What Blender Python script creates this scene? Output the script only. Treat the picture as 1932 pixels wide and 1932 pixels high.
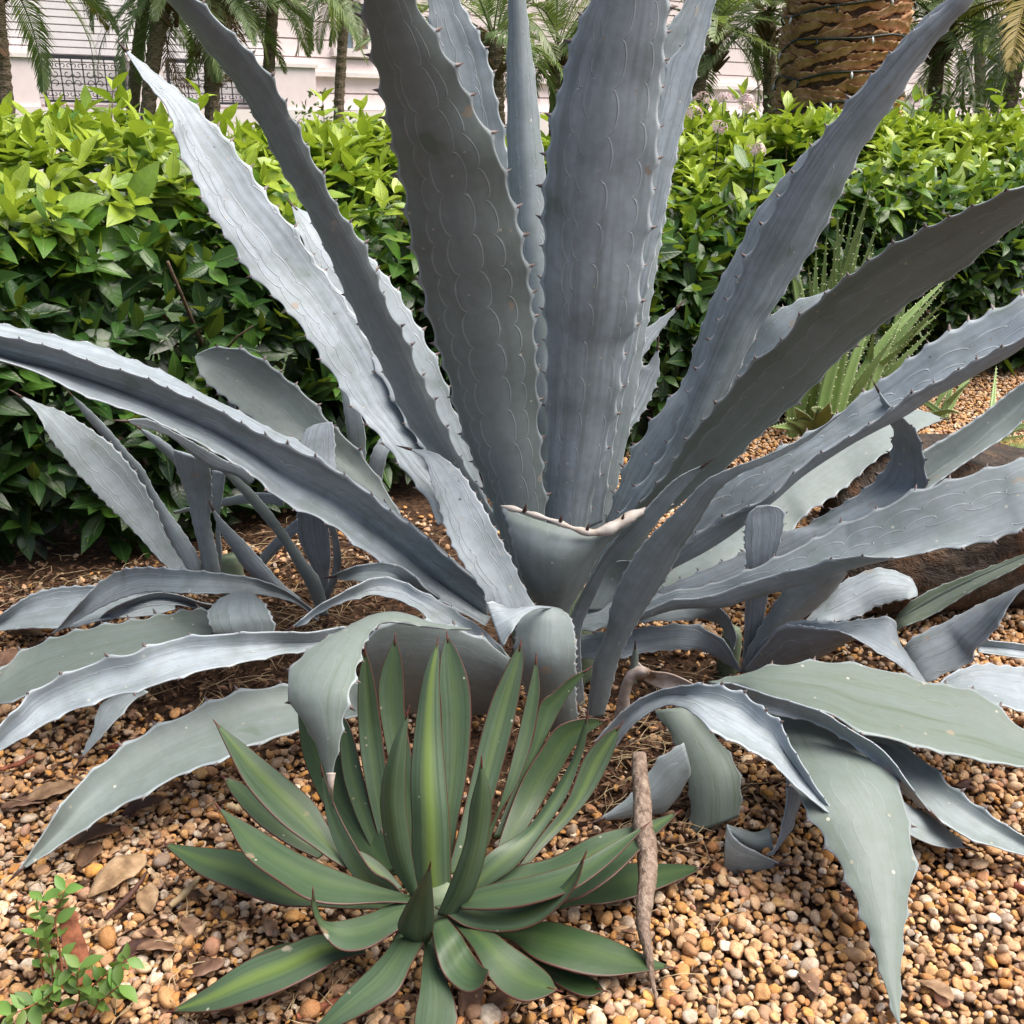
import bpy, math, random
import numpy as np
from mathutils import Vector, Matrix, Quaternion

# ---------------------------------------------------------------- clear
for o in list(bpy.data.objects):
    bpy.data.objects.remove(o, do_unlink=True)
scene = bpy.context.scene
col = scene.collection
rng = np.random.default_rng(7)
random.seed(7)
R_ = math.radians

# ---------------------------------------------------------------- camera
PITCH = R_(20.5)
CAMZ = 1.08
cam_d = bpy.data.cameras.new('camera')
cam_d.sensor_width = 36.0
cam_d.lens = 36.0
cam_d.clip_start = 0.05
cam_d.clip_end = 600.0
cam = bpy.data.objects.new('camera', cam_d)
col.objects.link(cam)
cam.location = (0, 0, CAMZ)
cam.rotation_euler = (math.pi / 2 - PITCH, 0, 0)
scene.camera = cam

# ---------------------------------------------------------------- world, sun, exposure
SUN_EL, SUN_AZ = R_(64), R_(97)         # azimuth measured from +Y (behind the hedge) towards +X
world = bpy.data.worlds.new('World')
scene.world = world
world.use_nodes = True
wn = world.node_tree.nodes
wl = world.node_tree.links
bg = wn.get('Background') or wn.new('ShaderNodeBackground')
sky = wn.new('ShaderNodeTexSky')
sky.sky_type = 'NISHITA'
sky.sun_disc = False
sky.sun_elevation = SUN_EL
sky.sun_rotation = SUN_AZ
sky.air_density = 0.8
sky.dust_density = 7.5
sky.ozone_density = 1.0
wl.new(sky.outputs[0], bg.inputs[0])
bg.inputs[1].default_value = 0.085
sun_d = bpy.data.lights.new('sun', 'SUN')
sun_d.energy = 2.0
sun_d.angle = R_(55)
sun_d.color = (1.0, 0.965, 0.91)
sun = bpy.data.objects.new('sun', sun_d)
col.objects.link(sun)
sd = Vector((math.sin(SUN_AZ) * math.cos(SUN_EL), math.cos(SUN_AZ) * math.cos(SUN_EL), math.sin(SUN_EL)))
sun.rotation_euler = (-sd).to_track_quat('-Z', 'Y').to_euler()
scene.view_settings.view_transform = 'Standard'
scene.view_settings.look = 'None'
scene.view_settings.gamma = 1.0
scene.view_settings.use_curve_mapping = False
scene.view_settings.exposure = 1.28
cy = scene.cycles
cy.max_bounces = 5; cy.diffuse_bounces = 3; cy.glossy_bounces = 2; cy.transmission_bounces = 4; cy.transparent_max_bounces = 4
cy.caustics_reflective = False; cy.caustics_refractive = False

# ---------------------------------------------------------------- helpers
FWD = np.array([0, math.cos(PITCH), -math.sin(PITCH)])
UP = np.array([0, math.sin(PITCH), math.cos(PITCH)])
RT = np.array([1.0, 0, 0])
CAM = np.array([0, 0, CAMZ])

def rays(px):
    px = np.asarray(px, float).reshape(-1, 2)
    return FWD + RT * ((px[:, :1] - 966) / 1932) + UP * ((966 - px[:, 1:2]) / 1932)

def at_y(px, y):
    r = rays(px)
    return CAM + r * (np.asarray(y, float).reshape(-1, 1) / r[:, 1:2])

def at_h(px, h):
    r = rays(px)
    return CAM + r * ((np.asarray(h, float).reshape(-1, 1) - CAMZ) / r[:, 2:3])

def project(P):
    d = np.asarray(P, float) - CAM
    z = d @ FWD
    return 966 + 1932 * (d @ RT) / z, 966 - 1932 * (d @ UP) / z, z

def catmull(P, per=16):
    P = np.asarray(P, float)
    if P.ndim == 1:
        P = P[:, None]
    if len(P) == 1:
        return np.repeat(P, 2, 0)
    if len(P) == 2:
        return P[0] + (P[1] - P[0]) * np.linspace(0, 1, per + 1)[:, None]
    Q = np.vstack([2 * P[0] - P[1], P, 2 * P[-1] - P[-2]])
    out = []
    t = np.linspace(0, 1, per, endpoint=False)[:, None]
    for i in range(1, len(Q) - 2):
        a, b, c, d = Q[i - 1], Q[i], Q[i + 1], Q[i + 2]
        out.append(0.5 * (2 * b + (c - a) * t + (2 * a - 5 * b + 4 * c - d) * t ** 2 + (3 * b - 3 * c + d - a) * t ** 3))
    out.append(P[-1:])
    return np.vstack(out)

def resample(P, n):
    D = catmull(P)
    seg = np.linalg.norm(np.diff(D, axis=0), axis=1)
    s = np.concatenate([[0], np.cumsum(seg)])
    s /= s[-1]
    q = np.linspace(0, 1, n)
    return np.stack([np.interp(q, s, D[:, k]) for k in range(D.shape[1])], 1)

def series(vals, n):
    if np.isscalar(vals):
        return np.full(n, float(vals))
    D = catmull(np.asarray(vals, float))[:, 0]
    return np.interp(np.linspace(0, 1, n), np.linspace(0, 1, len(D)), D)

def mesh_from(name, V, F, smooth=True, uv=None, mats=None, mat_idx=None, attrs=None):
    me = bpy.data.meshes.new(name)
    me.from_pydata([tuple(v) for v in np.asarray(V, float)], [], F)
    if smooth:
        me.polygons.foreach_set('use_smooth', np.ones(len(me.polygons), bool))
    if uv is not None:
        lay = me.uv_layers.new(name='UVMap')
        li = np.zeros(len(me.loops), np.int32)
        me.loops.foreach_get('vertex_index', li)
        lay.data.foreach_set('uv', np.asarray(uv, np.float32)[li].ravel())
    for m in (mats or []):
        me.materials.append(m)
    if mat_idx is not None:
        me.polygons.foreach_set('material_index', np.asarray(mat_idx, np.int32))
    for k, a in (attrs or {}).items():
        at = me.attributes.new(k, 'FLOAT', 'POINT')
        at.data.foreach_set('value', np.asarray(a, np.float32))
    me.update()
    return me

def fast_mesh(name, V, tris, mat, smooth=True, attrs=None):
    """triangles only, numpy arrays"""
    me = bpy.data.meshes.new(name)
    V = np.asarray(V, np.float32); T = np.asarray(tris, np.int32)
    me.vertices.add(len(V)); me.vertices.foreach_set('co', V.ravel())
    me.loops.add(T.size); me.loops.foreach_set('vertex_index', T.ravel())
    me.polygons.add(len(T))
    me.polygons.foreach_set('loop_start', np.arange(0, T.size, 3, dtype=np.int32))
    me.polygons.foreach_set('use_smooth', np.full(len(T), smooth))
    me.materials.append(mat)
    for k, a in (attrs or {}).items():
        at = me.attributes.new(k, 'FLOAT', 'POINT')
        at.data.foreach_set('value', np.asarray(a, np.float32))
    me.update(calc_edges=True)
    me.validate()
    return me

def link(name, me, parent=None, loc=None):
    o = bpy.data.objects.new(name, me)
    col.objects.link(o)
    if parent is not None:
        o.parent = parent
        if loc is None:
            # geometry is in world coordinates; undo the parent's offset
            o.location = tuple(-Vector(parent['base_']) ) if 'base_' in parent else (0, 0, 0)
    if loc is not None:
        o.location = loc
    return o

def thing(name, label, cat, base=(0, 0, 0), group=None):
    o = bpy.data.objects.new(name, None)
    o.empty_display_size = 0.05
    col.objects.link(o)
    o.location = base
    o['base_'] = [float(b) for b in base]
    tag(o, label, cat, group)
    return o

def tag(o, label, cat, group=None):
    o['label'] = label
    o['category'] = cat
    if group:
        o['group'] = group
    return o

def structure(o):
    o['kind'] = 'structure'
    return o

def tube(P, rad, sides=8, cap=True, jitter=0.0):
    P = np.asarray(P, float); n = len(P)
    rad = np.broadcast_to(np.asarray(rad, float), (n,))
    T = np.gradient(P, axis=0); T /= np.linalg.norm(T, axis=1)[:, None] + 1e-12
    ref = np.array([0, 0, 1.0]) if abs(T[0][2]) < 0.9 else np.array([1.0, 0, 0])
    V = []
    a = np.linspace(0, 2 * math.pi, sides, endpoint=False)
    N = np.cross(T[0], ref); N /= np.linalg.norm(N)
    for i in range(n):
        N = N - T[i] * (N @ T[i]); N /= np.linalg.norm(N) + 1e-12
        B = np.cross(T[i], N)
        rr = rad[i] * (1 + jitter * rng.normal(size=sides)) if jitter else rad[i] * np.ones(sides)
        V.append(P[i] + (np.cos(a) * rr)[:, None] * N + (np.sin(a) * rr)[:, None] * B)
    V = np.vstack(V)
    F = []
    for i in range(n - 1):
        for k in range(sides):
            k2 = (k + 1) % sides
            F.append((i * sides + k, i * sides + k2, (i + 1) * sides + k2, (i + 1) * sides + k))
    if cap:
        F.append(tuple(range(sides))[::-1])
        F.append(tuple(range((n - 1) * sides, n * sides)))
    return V, F

class Bag:
    """collects pieces of ONE mesh"""
    def __init__(s): s.V = []; s.F = []; s.n = 0
    def add(s, V, F):
        s.V.append(np.asarray(V, float)); s.F += [tuple(i + s.n for i in f) for f in F]; s.n += len(V); return s
    def box(s, c, d, M=None):
        c = np.asarray(c, float); d = np.asarray(d, float) / 2
        v = np.array([[x, y, z] for z in (-1, 1) for y in (-1, 1) for x in (-1, 1)], float) * d
        if M is not None: v = v @ np.asarray(M).T
        return s.add(v + c, [(0, 2, 3, 1), (4, 5, 7, 6), (0, 1, 5, 4), (2, 6, 7, 3), (0, 4, 6, 2), (1, 3, 7, 5)])
    def mesh(s, name, mat, smooth=False):
        return mesh_from(name, np.vstack(s.V), s.F, smooth, mats=[mat])

# ---------------------------------------------------------------- material helpers
class NT:
    def __init__(self, name):
        self.m = bpy.data.materials.new(name)
        self.m.use_nodes = True
        self.t = self.m.node_tree
        self.t.nodes.clear()
        self.out = self.n('ShaderNodeOutputMaterial')
    def n(self, kind, **kw):
        x = self.t.nodes.new(kind)
        for k, v in kw.items():
            setattr(x, k, v)
        return x
    def put(self, sock, v):
        if hasattr(v, 'is_output') or isinstance(v, bpy.types.NodeSocket):
            self.t.links.new(v, sock)
        elif isinstance(v, (tuple, list)) and len(v) == 3 and sock.type == 'RGBA':
            sock.default_value = (*v, 1)
        else:
            sock.default_value = v
    def math(self, op, a, b=None, c=None, clamp=False):
        x = self.n('ShaderNodeMath', operation=op, use_clamp=clamp)
        for i, v in enumerate((a, b, c)):
            if v is not None: self.put(x.inputs[i], v)
        return x.outputs[0]
    def mix(self, f, a, b, blend='MIX'):
        x = self.n('ShaderNodeMix', data_type='RGBA', blend_type=blend)
        self.put(x.inputs[0], f); self.put(x.inputs[6], a); self.put(x.inputs[7], b)
        return x.outputs[2]
    def ramp(self, f, stops, interp='LINEAR'):
        x = self.n('ShaderNodeValToRGB')
        x.color_ramp.interpolation = interp
        e = x.color_ramp.elements
        while len(e) < len(stops): e.new(0.5)
        for i, (p, c) in enumerate(stops):
            e[i].position = p
            e[i].color = (*c, 1) if isinstance(c, (tuple, list)) else (c, c, c, 1)
        self.put(x.inputs[0], f)
        return x.outputs[0]
    def noise(self, vec, scale, detail=3, rough=0.55, dist=0.0):
        x = self.n('ShaderNodeTexNoise')
        if vec is not None: self.put(x.inputs['Vector'], vec)
        x.inputs['Scale'].default_value = scale
        x.inputs['Detail'].default_value = detail
        x.inputs['Roughness'].default_value = rough
        x.inputs['Distortion'].default_value = dist
        return x.outputs[0]
    def voronoi(self, vec, scale, feature='F1'):
        x = self.n('ShaderNodeTexVoronoi', feature=feature)
        if vec is not None: self.put(x.inputs['Vector'], vec)
        x.inputs['Scale'].default_value = scale
        return x
    def mapping(self, vec, scale=(1, 1, 1), loc=(0, 0, 0)):
        x = self.n('ShaderNodeMapping')
        self.put(x.inputs[0], vec)
        x.inputs['Scale'].default_value = scale
        self.put(x.inputs['Location'], loc)
        return x.outputs[0]
    def bump(self, h, strength=0.3, dist=0.01, normal=None):
        x = self.n('ShaderNodeBump')
        x.inputs['Strength'].default_value = strength
        x.inputs['Distance'].default_value = dist
        self.put(x.inputs['Height'], h)
        if normal is not None: self.put(x.inputs['Normal'], normal)
        return x.outputs[0]
    def bsdf(self, color, rough=0.5, normal=None, spec=0.5, translucent=None, tcol=None, sheen=0.0):
        b = self.n('ShaderNodeBsdfPrincipled')
        self.put(b.inputs['Base Color'], color)
        self.put(b.inputs['Roughness'], rough)
        self.put(b.inputs['Specular IOR Level'], spec)
        if sheen:
            b.inputs['Sheen Weight'].default_value = sheen
            b.inputs['Sheen Roughness'].default_value = 0.5
        if normal is not None: self.put(b.inputs['Normal'], normal)
        res = b.outputs[0]
        if translucent:
            tr = self.n('ShaderNodeBsdfTranslucent')
            self.put(tr.inputs[0], tcol if tcol is not None else color)
            mx = self.n('ShaderNodeMixShader')
            mx.inputs[0].default_value = translucent
            self.t.links.new(res, mx.inputs[1]); self.t.links.new(tr.outputs[0], mx.inputs[2])
            res = mx.outputs[0]
        self.t.links.new(res, self.out.inputs[0])
        return self.m

def objvec(N): return N.n('ShaderNodeTexCoord').outputs['Object']
def objinfo(N): return N.n('ShaderNodeObjectInfo')

# ---- agave skin: glaucous wax over green, with the bud imprints pressed into it
def mat_agave(name, wax, waxlo, green, edge, imprint=1.0, margin_w=0.035, streak=0.22, rough=0.55, green_agave=False):
    N = NT(name)
    uv = N.n('ShaderNodeTexCoord').outputs['UV']
    sp = N.n('ShaderNodeSeparateXYZ'); N.put(sp.inputs[0], uv)
    u, v = sp.outputs[0], sp.outputs[1]
    oi = objinfo(N)
    rnd = oi.outputs['Random']
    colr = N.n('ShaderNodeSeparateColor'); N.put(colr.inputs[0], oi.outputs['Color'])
    gfac = colr.outputs[0]                       # per-leaf greenness (leaf age; on A1, A7, A15 also painted shade)
    t = N.math('MULTIPLY_ADD', v, 2.0, -1.0)
    off = N.n('ShaderNodeCombineXYZ'); N.put(off.inputs[0], N.math('MULTIPLY', rnd, 37.0)); N.put(off.inputs[2], N.math('MULTIPLY', rnd, 11.0))
    p1 = N.mapping(uv, (2.2, 7.0, 1), off.outputs[0])
    p2 = N.mapping(uv, (3.0, 13.0, 1), off.outputs[0])
    ov = objvec(N)
    n1 = N.noise(p1, 1.6, 2)
    n2 = N.noise(p2, 1.0, 2)
    n3 = N.noise(ov, 55, 2)
    cw = N.mix(N.ramp(n1, [(0.34, 0.0), (0.64, 1.0)]), waxlo, wax)
    cw = N.mix(N.math('MULTIPLY', N.ramp(n2, [(0.35, 0.0), (0.7, 1.0)]), streak), cw, N.mix(0.6, cw, green))
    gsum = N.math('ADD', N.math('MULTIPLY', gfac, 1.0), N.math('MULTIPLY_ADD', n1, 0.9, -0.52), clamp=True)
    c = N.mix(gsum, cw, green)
    a = N.math('ABSOLUTE', t)
    # imprints: scalloped lines running the length of the leaf
    hgt = None
    if imprint > 0:
        lines = None
        for k, (base, ampl, freq, ph, sh) in enumerate(((0.52, 0.15, 17.0, 0.0, 0.14), (0.22, 0.17, 14.0, 0.45, -0.10))):
            tt = N.math('ADD', t, N.math('MULTIPLY_ADD', rnd, 0.5 if k else -0.4, sh))
            aa = N.math('ABSOLUTE', tt)
            s = N.math('ABSOLUTE', N.math('SINE', N.math('MULTIPLY_ADD', N.math('MULTIPLY_ADD', n1, 0.022, u), freq * math.pi, N.math('MULTIPLY_ADD', rnd, 9.0, ph))))
            s = N.math('POWER', s, 0.45)
            d = N.math('SUBTRACT', aa, N.math('MULTIPLY_ADD', s, ampl, N.math('MULTIPLY_ADD', N.math('SINE', N.math('MULTIPLY_ADD', u, 4.0 + 2 * k, N.math('MULTIPLY', rnd, 20.0))), 0.07, base)))
            ln = N.ramp(N.math('MULTIPLY_ADD', d, 5.0, 0.5), [(0.36, 0.0), (0.475, 1.0), (0.525, 0.3), (0.62, 0.0)])
            st = N.ramp(N.math('MULTIPLY_ADD', d, 5.0, 0.5), [(0.44, 1.0), (0.52, 0.0)])
            ln = N.math('MULTIPLY', ln, N.math('MULTIPLY', N.ramp(n1, [(0.32, 0.15), (0.55, 1.0)]), N.ramp(n2, [(0.25, 0.35), (0.5, 1.0)])))
            lines = ln if lines is None else N.math('MAXIMUM', lines, ln)
            hgt = st if hgt is None else N.math('ADD', hgt, st)
        lines = N.math('MULTIPLY', lines, colr.outputs[1])
        c = N.mix(N.math('MULTIPLY', N.math('MULTIPLY', hgt, colr.outputs[1]), 0.10), c, wax)
        c = N.mix(N.math('MULTIPLY', lines, 0.6 * imprint), c, N.mix(0.6, wax, (0.75, 0.8, 0.85)))
        hgt = N.math('ADD', N.math('MULTIPLY', N.math('MULTIPLY', hgt, 0.22), colr.outputs[1]), N.math('MULTIPLY', lines, 0.5))
    n4 = N.noise(ov, 13, 2, 0.6, 0.4)
    c = N.mix(N.ramp(n4, [(0.48, 0.0), (0.70, 0.40)]), c, N.mix(0.35, green, waxlo))
    # margins
    mf = N.ramp(a, [(1 - margin_w - 0.02, 0.0), (1 - margin_w, 1.0)])
    c = N.mix(N.math('MULTIPLY', mf, N.math('MULTIPLY_ADD', gfac, -0.5, 0.9)) if not green_agave else mf, c, edge)
    # small scars, dust and bird-lime specks
    vo = N.voronoi(ov, 55)
    sepc = N.n('ShaderNodeSeparateColor'); N.put(sepc.inputs[0], vo.outputs['Color'])
    spk = N.math('MULTIPLY', N.math('LESS_THAN', vo.outputs['Distance'], 0.11 if green_agave else 0.15), N.math('GREATER_THAN', sepc.outputs[0], 0.87))
    c = N.mix(N.math('MULTIPLY', spk, 0.55), c, N.mix(sepc.outputs[1], (0.70, 0.68, 0.58), (0.22, 0.17, 0.10)))
    c = N.mix(N.ramp(n3, [(0.35, 0.16), (0.6, 0.0)]), c, N.mix(0.5, green, (0.10, 0.09, 0.07)))
    vb = N.voronoi(N.mapping(ov, (1.0, 1.3, 0.8)), 17)
    sb = N.n('ShaderNodeSeparateColor'); N.put(sb.inputs[0], vb.outputs['Color'])
    scar = N.math('MULTIPLY', N.ramp(N.math('ADD', vb.outputs['Distance'], N.math('MULTIPLY_ADD', n3, 0.5, -0.25)), [(0.10, 1.0), (0.16, 0.0)]), N.math('GREATER_THAN', sb.outputs[0], 0.90))
    c = N.mix(N.math('MULTIPLY', scar, 0.6), c, N.mix(sb.outputs[1], (0.24, 0.15, 0.085), (0.42, 0.40, 0.34)))
    wet = N.ramp(N.math('ADD', n4, N.math('MULTIPLY_ADD', n3, 0.16, -0.08)), [(0.70, 0.0), (0.76, 0.35)])
    c = N.mix(wet, c, (0.05, 0.095, 0.03) if not green_agave else (0.02, 0.05, 0.012))
    if green_agave:
        mid = N.ramp(N.math('ADD', a, N.math('MULTIPLY_ADD', n2, 0.3, -0.15)), [(0.05, 1.0), (0.5, 0.0)])
        c = N.mix(N.math('MULTIPLY', mid, N.math('MULTIPLY_ADD', colr.outputs[1], 0.65, 0.05)), c, (0.15, 0.22, 0.04))
    h = N.math('ADD', N.math('MULTIPLY', n3, 0.18), N.math('MULTIPLY', n2, 0.05))
    if hgt is not None: h = N.math('ADD', h, hgt)
    nb = N.bump(h, 0.7, 0.004)
    rg = N.math('MULTIPLY_ADD', n1, 0.25, rough - 0.12)
    return N.bsdf(c, rg, nb, 0.4, sheen=0.10 if not green_agave else 0.0)

M = {}
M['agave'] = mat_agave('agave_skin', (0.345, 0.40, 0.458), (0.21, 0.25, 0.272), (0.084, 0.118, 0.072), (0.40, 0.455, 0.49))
M['agave_green'] = mat_agave('green_agave_skin', (0.090, 0.135, 0.090), (0.045, 0.080, 0.040), (0.022, 0.052, 0.014), (0.075, 0.030, 0.022), imprint=0.0, margin_w=0.045, streak=0.5, rough=0.45, green_agave=True)

def mat_simple(name, c1, c2, scale=20, rough=0.6, bump=0.3, bdist=0.004, detail=3, spec=0.4, stretch=None, translucent=None, c3=None, byobj=0.0):
    N = NT(name)
    ov = objvec(N)
    if stretch: ov = N.mapping(ov, stretch)
    n = N.noise(ov, scale, detail, 0.6)
    stops = [(0.32, c1), (0.68, c2)] if c3 is None else [(0.28, c1), (0.5, c2), (0.72, c3)]
    c = N.ramp(n, stops)
    if byobj:
        r = objinfo(N).outputs['Random']
        hs = N.n('ShaderNodeHueSaturation')
        N.put(hs.inputs['Value'], N.math('MULTIPLY_ADD', r, byobj * 2, 1 - byobj))
        N.put(hs.inputs['Hue'], N.math('MULTIPLY_ADD', r, 0.03, 0.485))
        N.put(hs.inputs['Color'], c)
        c = hs.outputs[0]
    return N.bsdf(c, rough, N.bump(n, bump, bdist), spec, translucent)

M['spine'] = mat_simple('spine_horn', (0.03, 0.018, 0.015), (0.09, 0.05, 0.04), 200, 0.45)
M['tooth'] = mat_simple('tooth_horn', (0.085, 0.055, 0.05), (0.22, 0.18, 0.17), 90, 0.5)
M['red_spine'] = mat_simple('red_spine', (0.05, 0.014, 0.014), (0.13, 0.035, 0.025), 200, 0.45)
M['dead'] = mat_simple('dead_leaf', (0.07, 0.035, 0.018), (0.22, 0.13, 0.075), 30, 0.7, 0.5, 0.004, c3=(0.36, 0.24, 0.16), byobj=0.35)
M['dead_dark'] = mat_simple('dead_leaf_dark', (0.035, 0.016, 0.01), (0.12, 0.055, 0.03), 30, 0.7, 0.5, 0.004, byobj=0.3)
M['dry'] = mat_simple('dried_agave', (0.20, 0.13, 0.08), (0.42, 0.36, 0.32), 25, 0.75, 0.6, 0.006, c3=(0.30, 0.20, 0.11))
M['stick'] = mat_simple('stick_bark', (0.09, 0.06, 0.04), (0.22, 0.16, 0.12), 30, 0.8, 0.9, 0.006, stretch=(4, 4, 0.6), c3=(0.33, 0.26, 0.2))
M['redwood'] = mat_simple('redwood_chip', (0.10, 0.028, 0.013), (0.27, 0.09, 0.045), 60, 0.8, 0.6, 0.003, byobj=0.3)
M['twig'] = mat_simple('twig_bark', (0.05, 0.032, 0.02), (0.16, 0.11, 0.07), 60, 0.8, 0.6)
M['straw'] = mat_simple('straw', (0.30, 0.21, 0.11), (0.50, 0.40, 0.24), 40, 0.7, 0.2)
M['soil'] = mat_simple('soil', (0.014, 0.009, 0.006), (0.06, 0.032, 0.018), 60, 0.9, 1.0, 0.02, 5, 0.2, c3=(0.15, 0.085, 0.045))
# ---------------------------------------------------------------- ground and gravel
HD0 = np.array([-1.30, 2.56]); HDIR = np.array([0.845, 0.535]); HDIR /= np.linalg.norm(HDIR)
HNRM = np.array([HDIR[1], -HDIR[0]])             # towards the camera

def gz(x, y):                                     # gentle relief of the bed
    return 0.012 * np.sin(2.1 * x + 0.7) * np.sin(1.7 * y + 0.4) + 0.006 * np.sin(5.3 * x + 1.9 * y)

gx = np.concatenate([[-60, -20, -8], np.linspace(-4, 5, 91), [8, 20, 60]])
gy = np.concatenate([[-10, -2], np.linspace(0, 7, 71), [9, 14, 25, 60, 120]])
GX, GY = np.meshgrid(gx, gy)
GZ = np.where((np.abs(GX) < 6) & (GY < 8), gz(GX, GY), 0) - 0.006
nxg, nyg = len(gx), len(gy)
ground = structure(link('ground', mesh_from('ground', np.stack([GX.ravel(), GY.ravel(), GZ.ravel()], 1),
    [(j * nxg + i, j * nxg + i + 1, (j + 1) * nxg + i + 1, (j + 1) * nxg + i) for j in range(nyg - 1) for i in range(nxg - 1)], mats=[M['soil']])))
# lawn beyond the hedge
gN = NT('lawn')
ov = objvec(gN)
M['lawn'] = gN.bsdf(gN.ramp(gN.noise(ov, 9, 3, 0.7), [(0.3, (0.02, 0.045, 0.012)), (0.7, (0.06, 0.11, 0.03))]), 0.9, gN.bump(gN.noise(ov, 60, 4), 0.8, 0.03))
lb = HD0 - HNRM * 1.3
c0, c1 = lb - HDIR * 30, lb + HDIR * 60
c2, c3 = c1 - HNRM * 60, c0 - HNRM * 60
lawn = structure(link('lawn', mesh_from('lawn', [(*c0, 0.012), (*c1, 0.012), (*c2, 0.012), (*c3, 0.012)], [(0, 1, 2, 3)], False, mats=[M['lawn']])))

# pebbles
pN = NT('pebble')
oi = objinfo(pN)
r = oi.outputs['Random']
ov = objvec(pN)
base = pN.ramp(r, [(0.0, (0.40, 0.19, 0.065)), (0.14, (0.52, 0.27, 0.09)), (0.28, (0.56, 0.33, 0.14)), (0.40, (0.34, 0.16, 0.07)), (0.50, (0.64, 0.44, 0.24)),
                   (0.60, (0.46, 0.22, 0.065)), (0.70, (0.68, 0.53, 0.35)), (0.78, (0.30, 0.17, 0.10)), (0.86, (0.72, 0.62, 0.48)), (0.93, (0.24, 0.19, 0.15)), (0.96, (0.50, 0.23, 0.13)), (1.0, (0.58, 0.34, 0.12))])
r2 = pN.math('FRACT', pN.math('MULTIPLY', r, 57.3))
hs = pN.n('ShaderNodeHueSaturation')
pN.put(hs.inputs['Value'], pN.math('MULTIPLY_ADD', r2, 0.55, 0.88))
pN.put(hs.inputs['Saturation'], pN.math('MULTIPLY_ADD', pN.math('FRACT', pN.math('MULTIPLY', r, 191.7)), 0.35, 0.78))
pN.put(hs.inputs['Color'], base)
nz = pN.noise(ov, 1.3, 3, 0.65)
nf = pN.noise(ov, 7.0, 3, 0.7)
cc = pN.mix(pN.ramp(nz, [(0.35, 0.55), (0.62, 0.0)]), hs.outputs[0], (0.26, 0.12, 0.04))
cc = pN.mix(pN.ramp(nf, [(0.52, 0.0), (0.72, 0.45)]), cc, (0.62, 0.47, 0.30))
M['pebble'] = pN.bsdf(cc, pN.math('MULTIPLY_ADD', r2, 0.3, 0.45), pN.bump(pN.math('ADD', nf, nz), 0.35, 0.06), 0.4)

def ico(sub):
    import bmesh
    bm = bmesh.new(); bmesh.ops.create_icosphere(bm, subdivisions=sub, radius=1.0)
    V = np.array([v.co[:] for v in bm.verts]); F = [tuple(v.index for v in f.verts) for f in bm.faces]
    bm.free(); return V, F
IV2, IF2 = ico(2)
IV3, IF3 = ico(3)
peb = []
for k in range(14):
    rg_ = np.random.default_rng(100 + k)
    V = IV2.copy()
    for _ in range(rg_.integers(3, 9)):            # soft facets make river stones, harder ones chips
        nrm = rg_.normal(size=3); nrm /= np.linalg.norm(nrm)
        cut = rg_.uniform(0.30, 0.75)
        d = V @ nrm
        V = V - np.where(d > cut, (d - cut) * rg_.uniform(0.6, 0.95), 0)[:, None] * nrm
    for _ in range(4):
        nrm = rg_.normal(size=3)
        V = V * (1 + 0.07 * np.sin(V @ nrm * 1.6 + rg_.uniform(0, 6)))[:, None]
    V = V * np.array([rg_.uniform(1.05, 1.45), rg_.uniform(0.85, 1.1), rg_.uniform(0.6, 0.85)])
    peb.append(mesh_from('pebble', V, IF2, True, mats=[M['pebble']]))

def scatter_layer(spacing, x0, x1, y0, y1, keep, jit, rmin, rmax, z0, z1):
    nx = int((x1 - x0) / spacing); ny = int((y1 - y0) / (spacing * 0.87))
    I, J = np.meshgrid(np.arange(nx), np.arange(ny))
    X = x0 + (I + 0.5 * (J % 2)) * spacing + rng.uniform(-jit, jit, I.shape) * spacing
    Y = y0 + J * spacing * 0.87 + rng.uniform(-jit, jit, I.shape) * spacing
    k = rng.random(I.shape) < keep
    X, Y = X[k], Y[k]
    rad = rmin + (rmax - rmin) * rng.beta(1.6, 2.6, len(X))
    return np.stack([X, Y, gz(X, Y) + rng.uniform(z0, z1, len(X)), rad], 1)

layers = [scatter_layer(0.0125, -1.5, 1.5, 0.78, 2.6, 0.97, 0.45, 0.0038, 0.0085, -0.003, 0.003),
          scatter_layer(0.0195, -1.5, 1.5, 0.78, 2.6, 0.82, 0.5, 0.0050, 0.0125, 0.003, 0.009),
          scatter_layer(0.040, -1.5, 1.5, 0.78, 2.6, 0.6, 0.5, 0.006, 0.0160, 0.007, 0.014),
          scatter_layer(0.018, -1.9, 3.4, 2.6, 5.6, 0.95, 0.45, 0.0060, 0.0115, -0.002, 0.007),
          scatter_layer(0.040, -1.9, 3.4, 2.6, 5.6, 0.6, 0.5, 0.007, 0.013, 0.007, 0.012)]
PB = np.vstack(layers)
u_, v_, z_ = project(PB[:, :3])
inside = (u_ > -260) & (u_ < 2190) & (v_ < 2250) & (z_ > 0)
hd = (PB[:, :2] - HD0) @ HNRM                    # >0 in front of the hedge
inside &= hd > -0.18
PB = PB[inside]; u_, v_, z_ = u_[inside], v_[inside], z_[inside]
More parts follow.
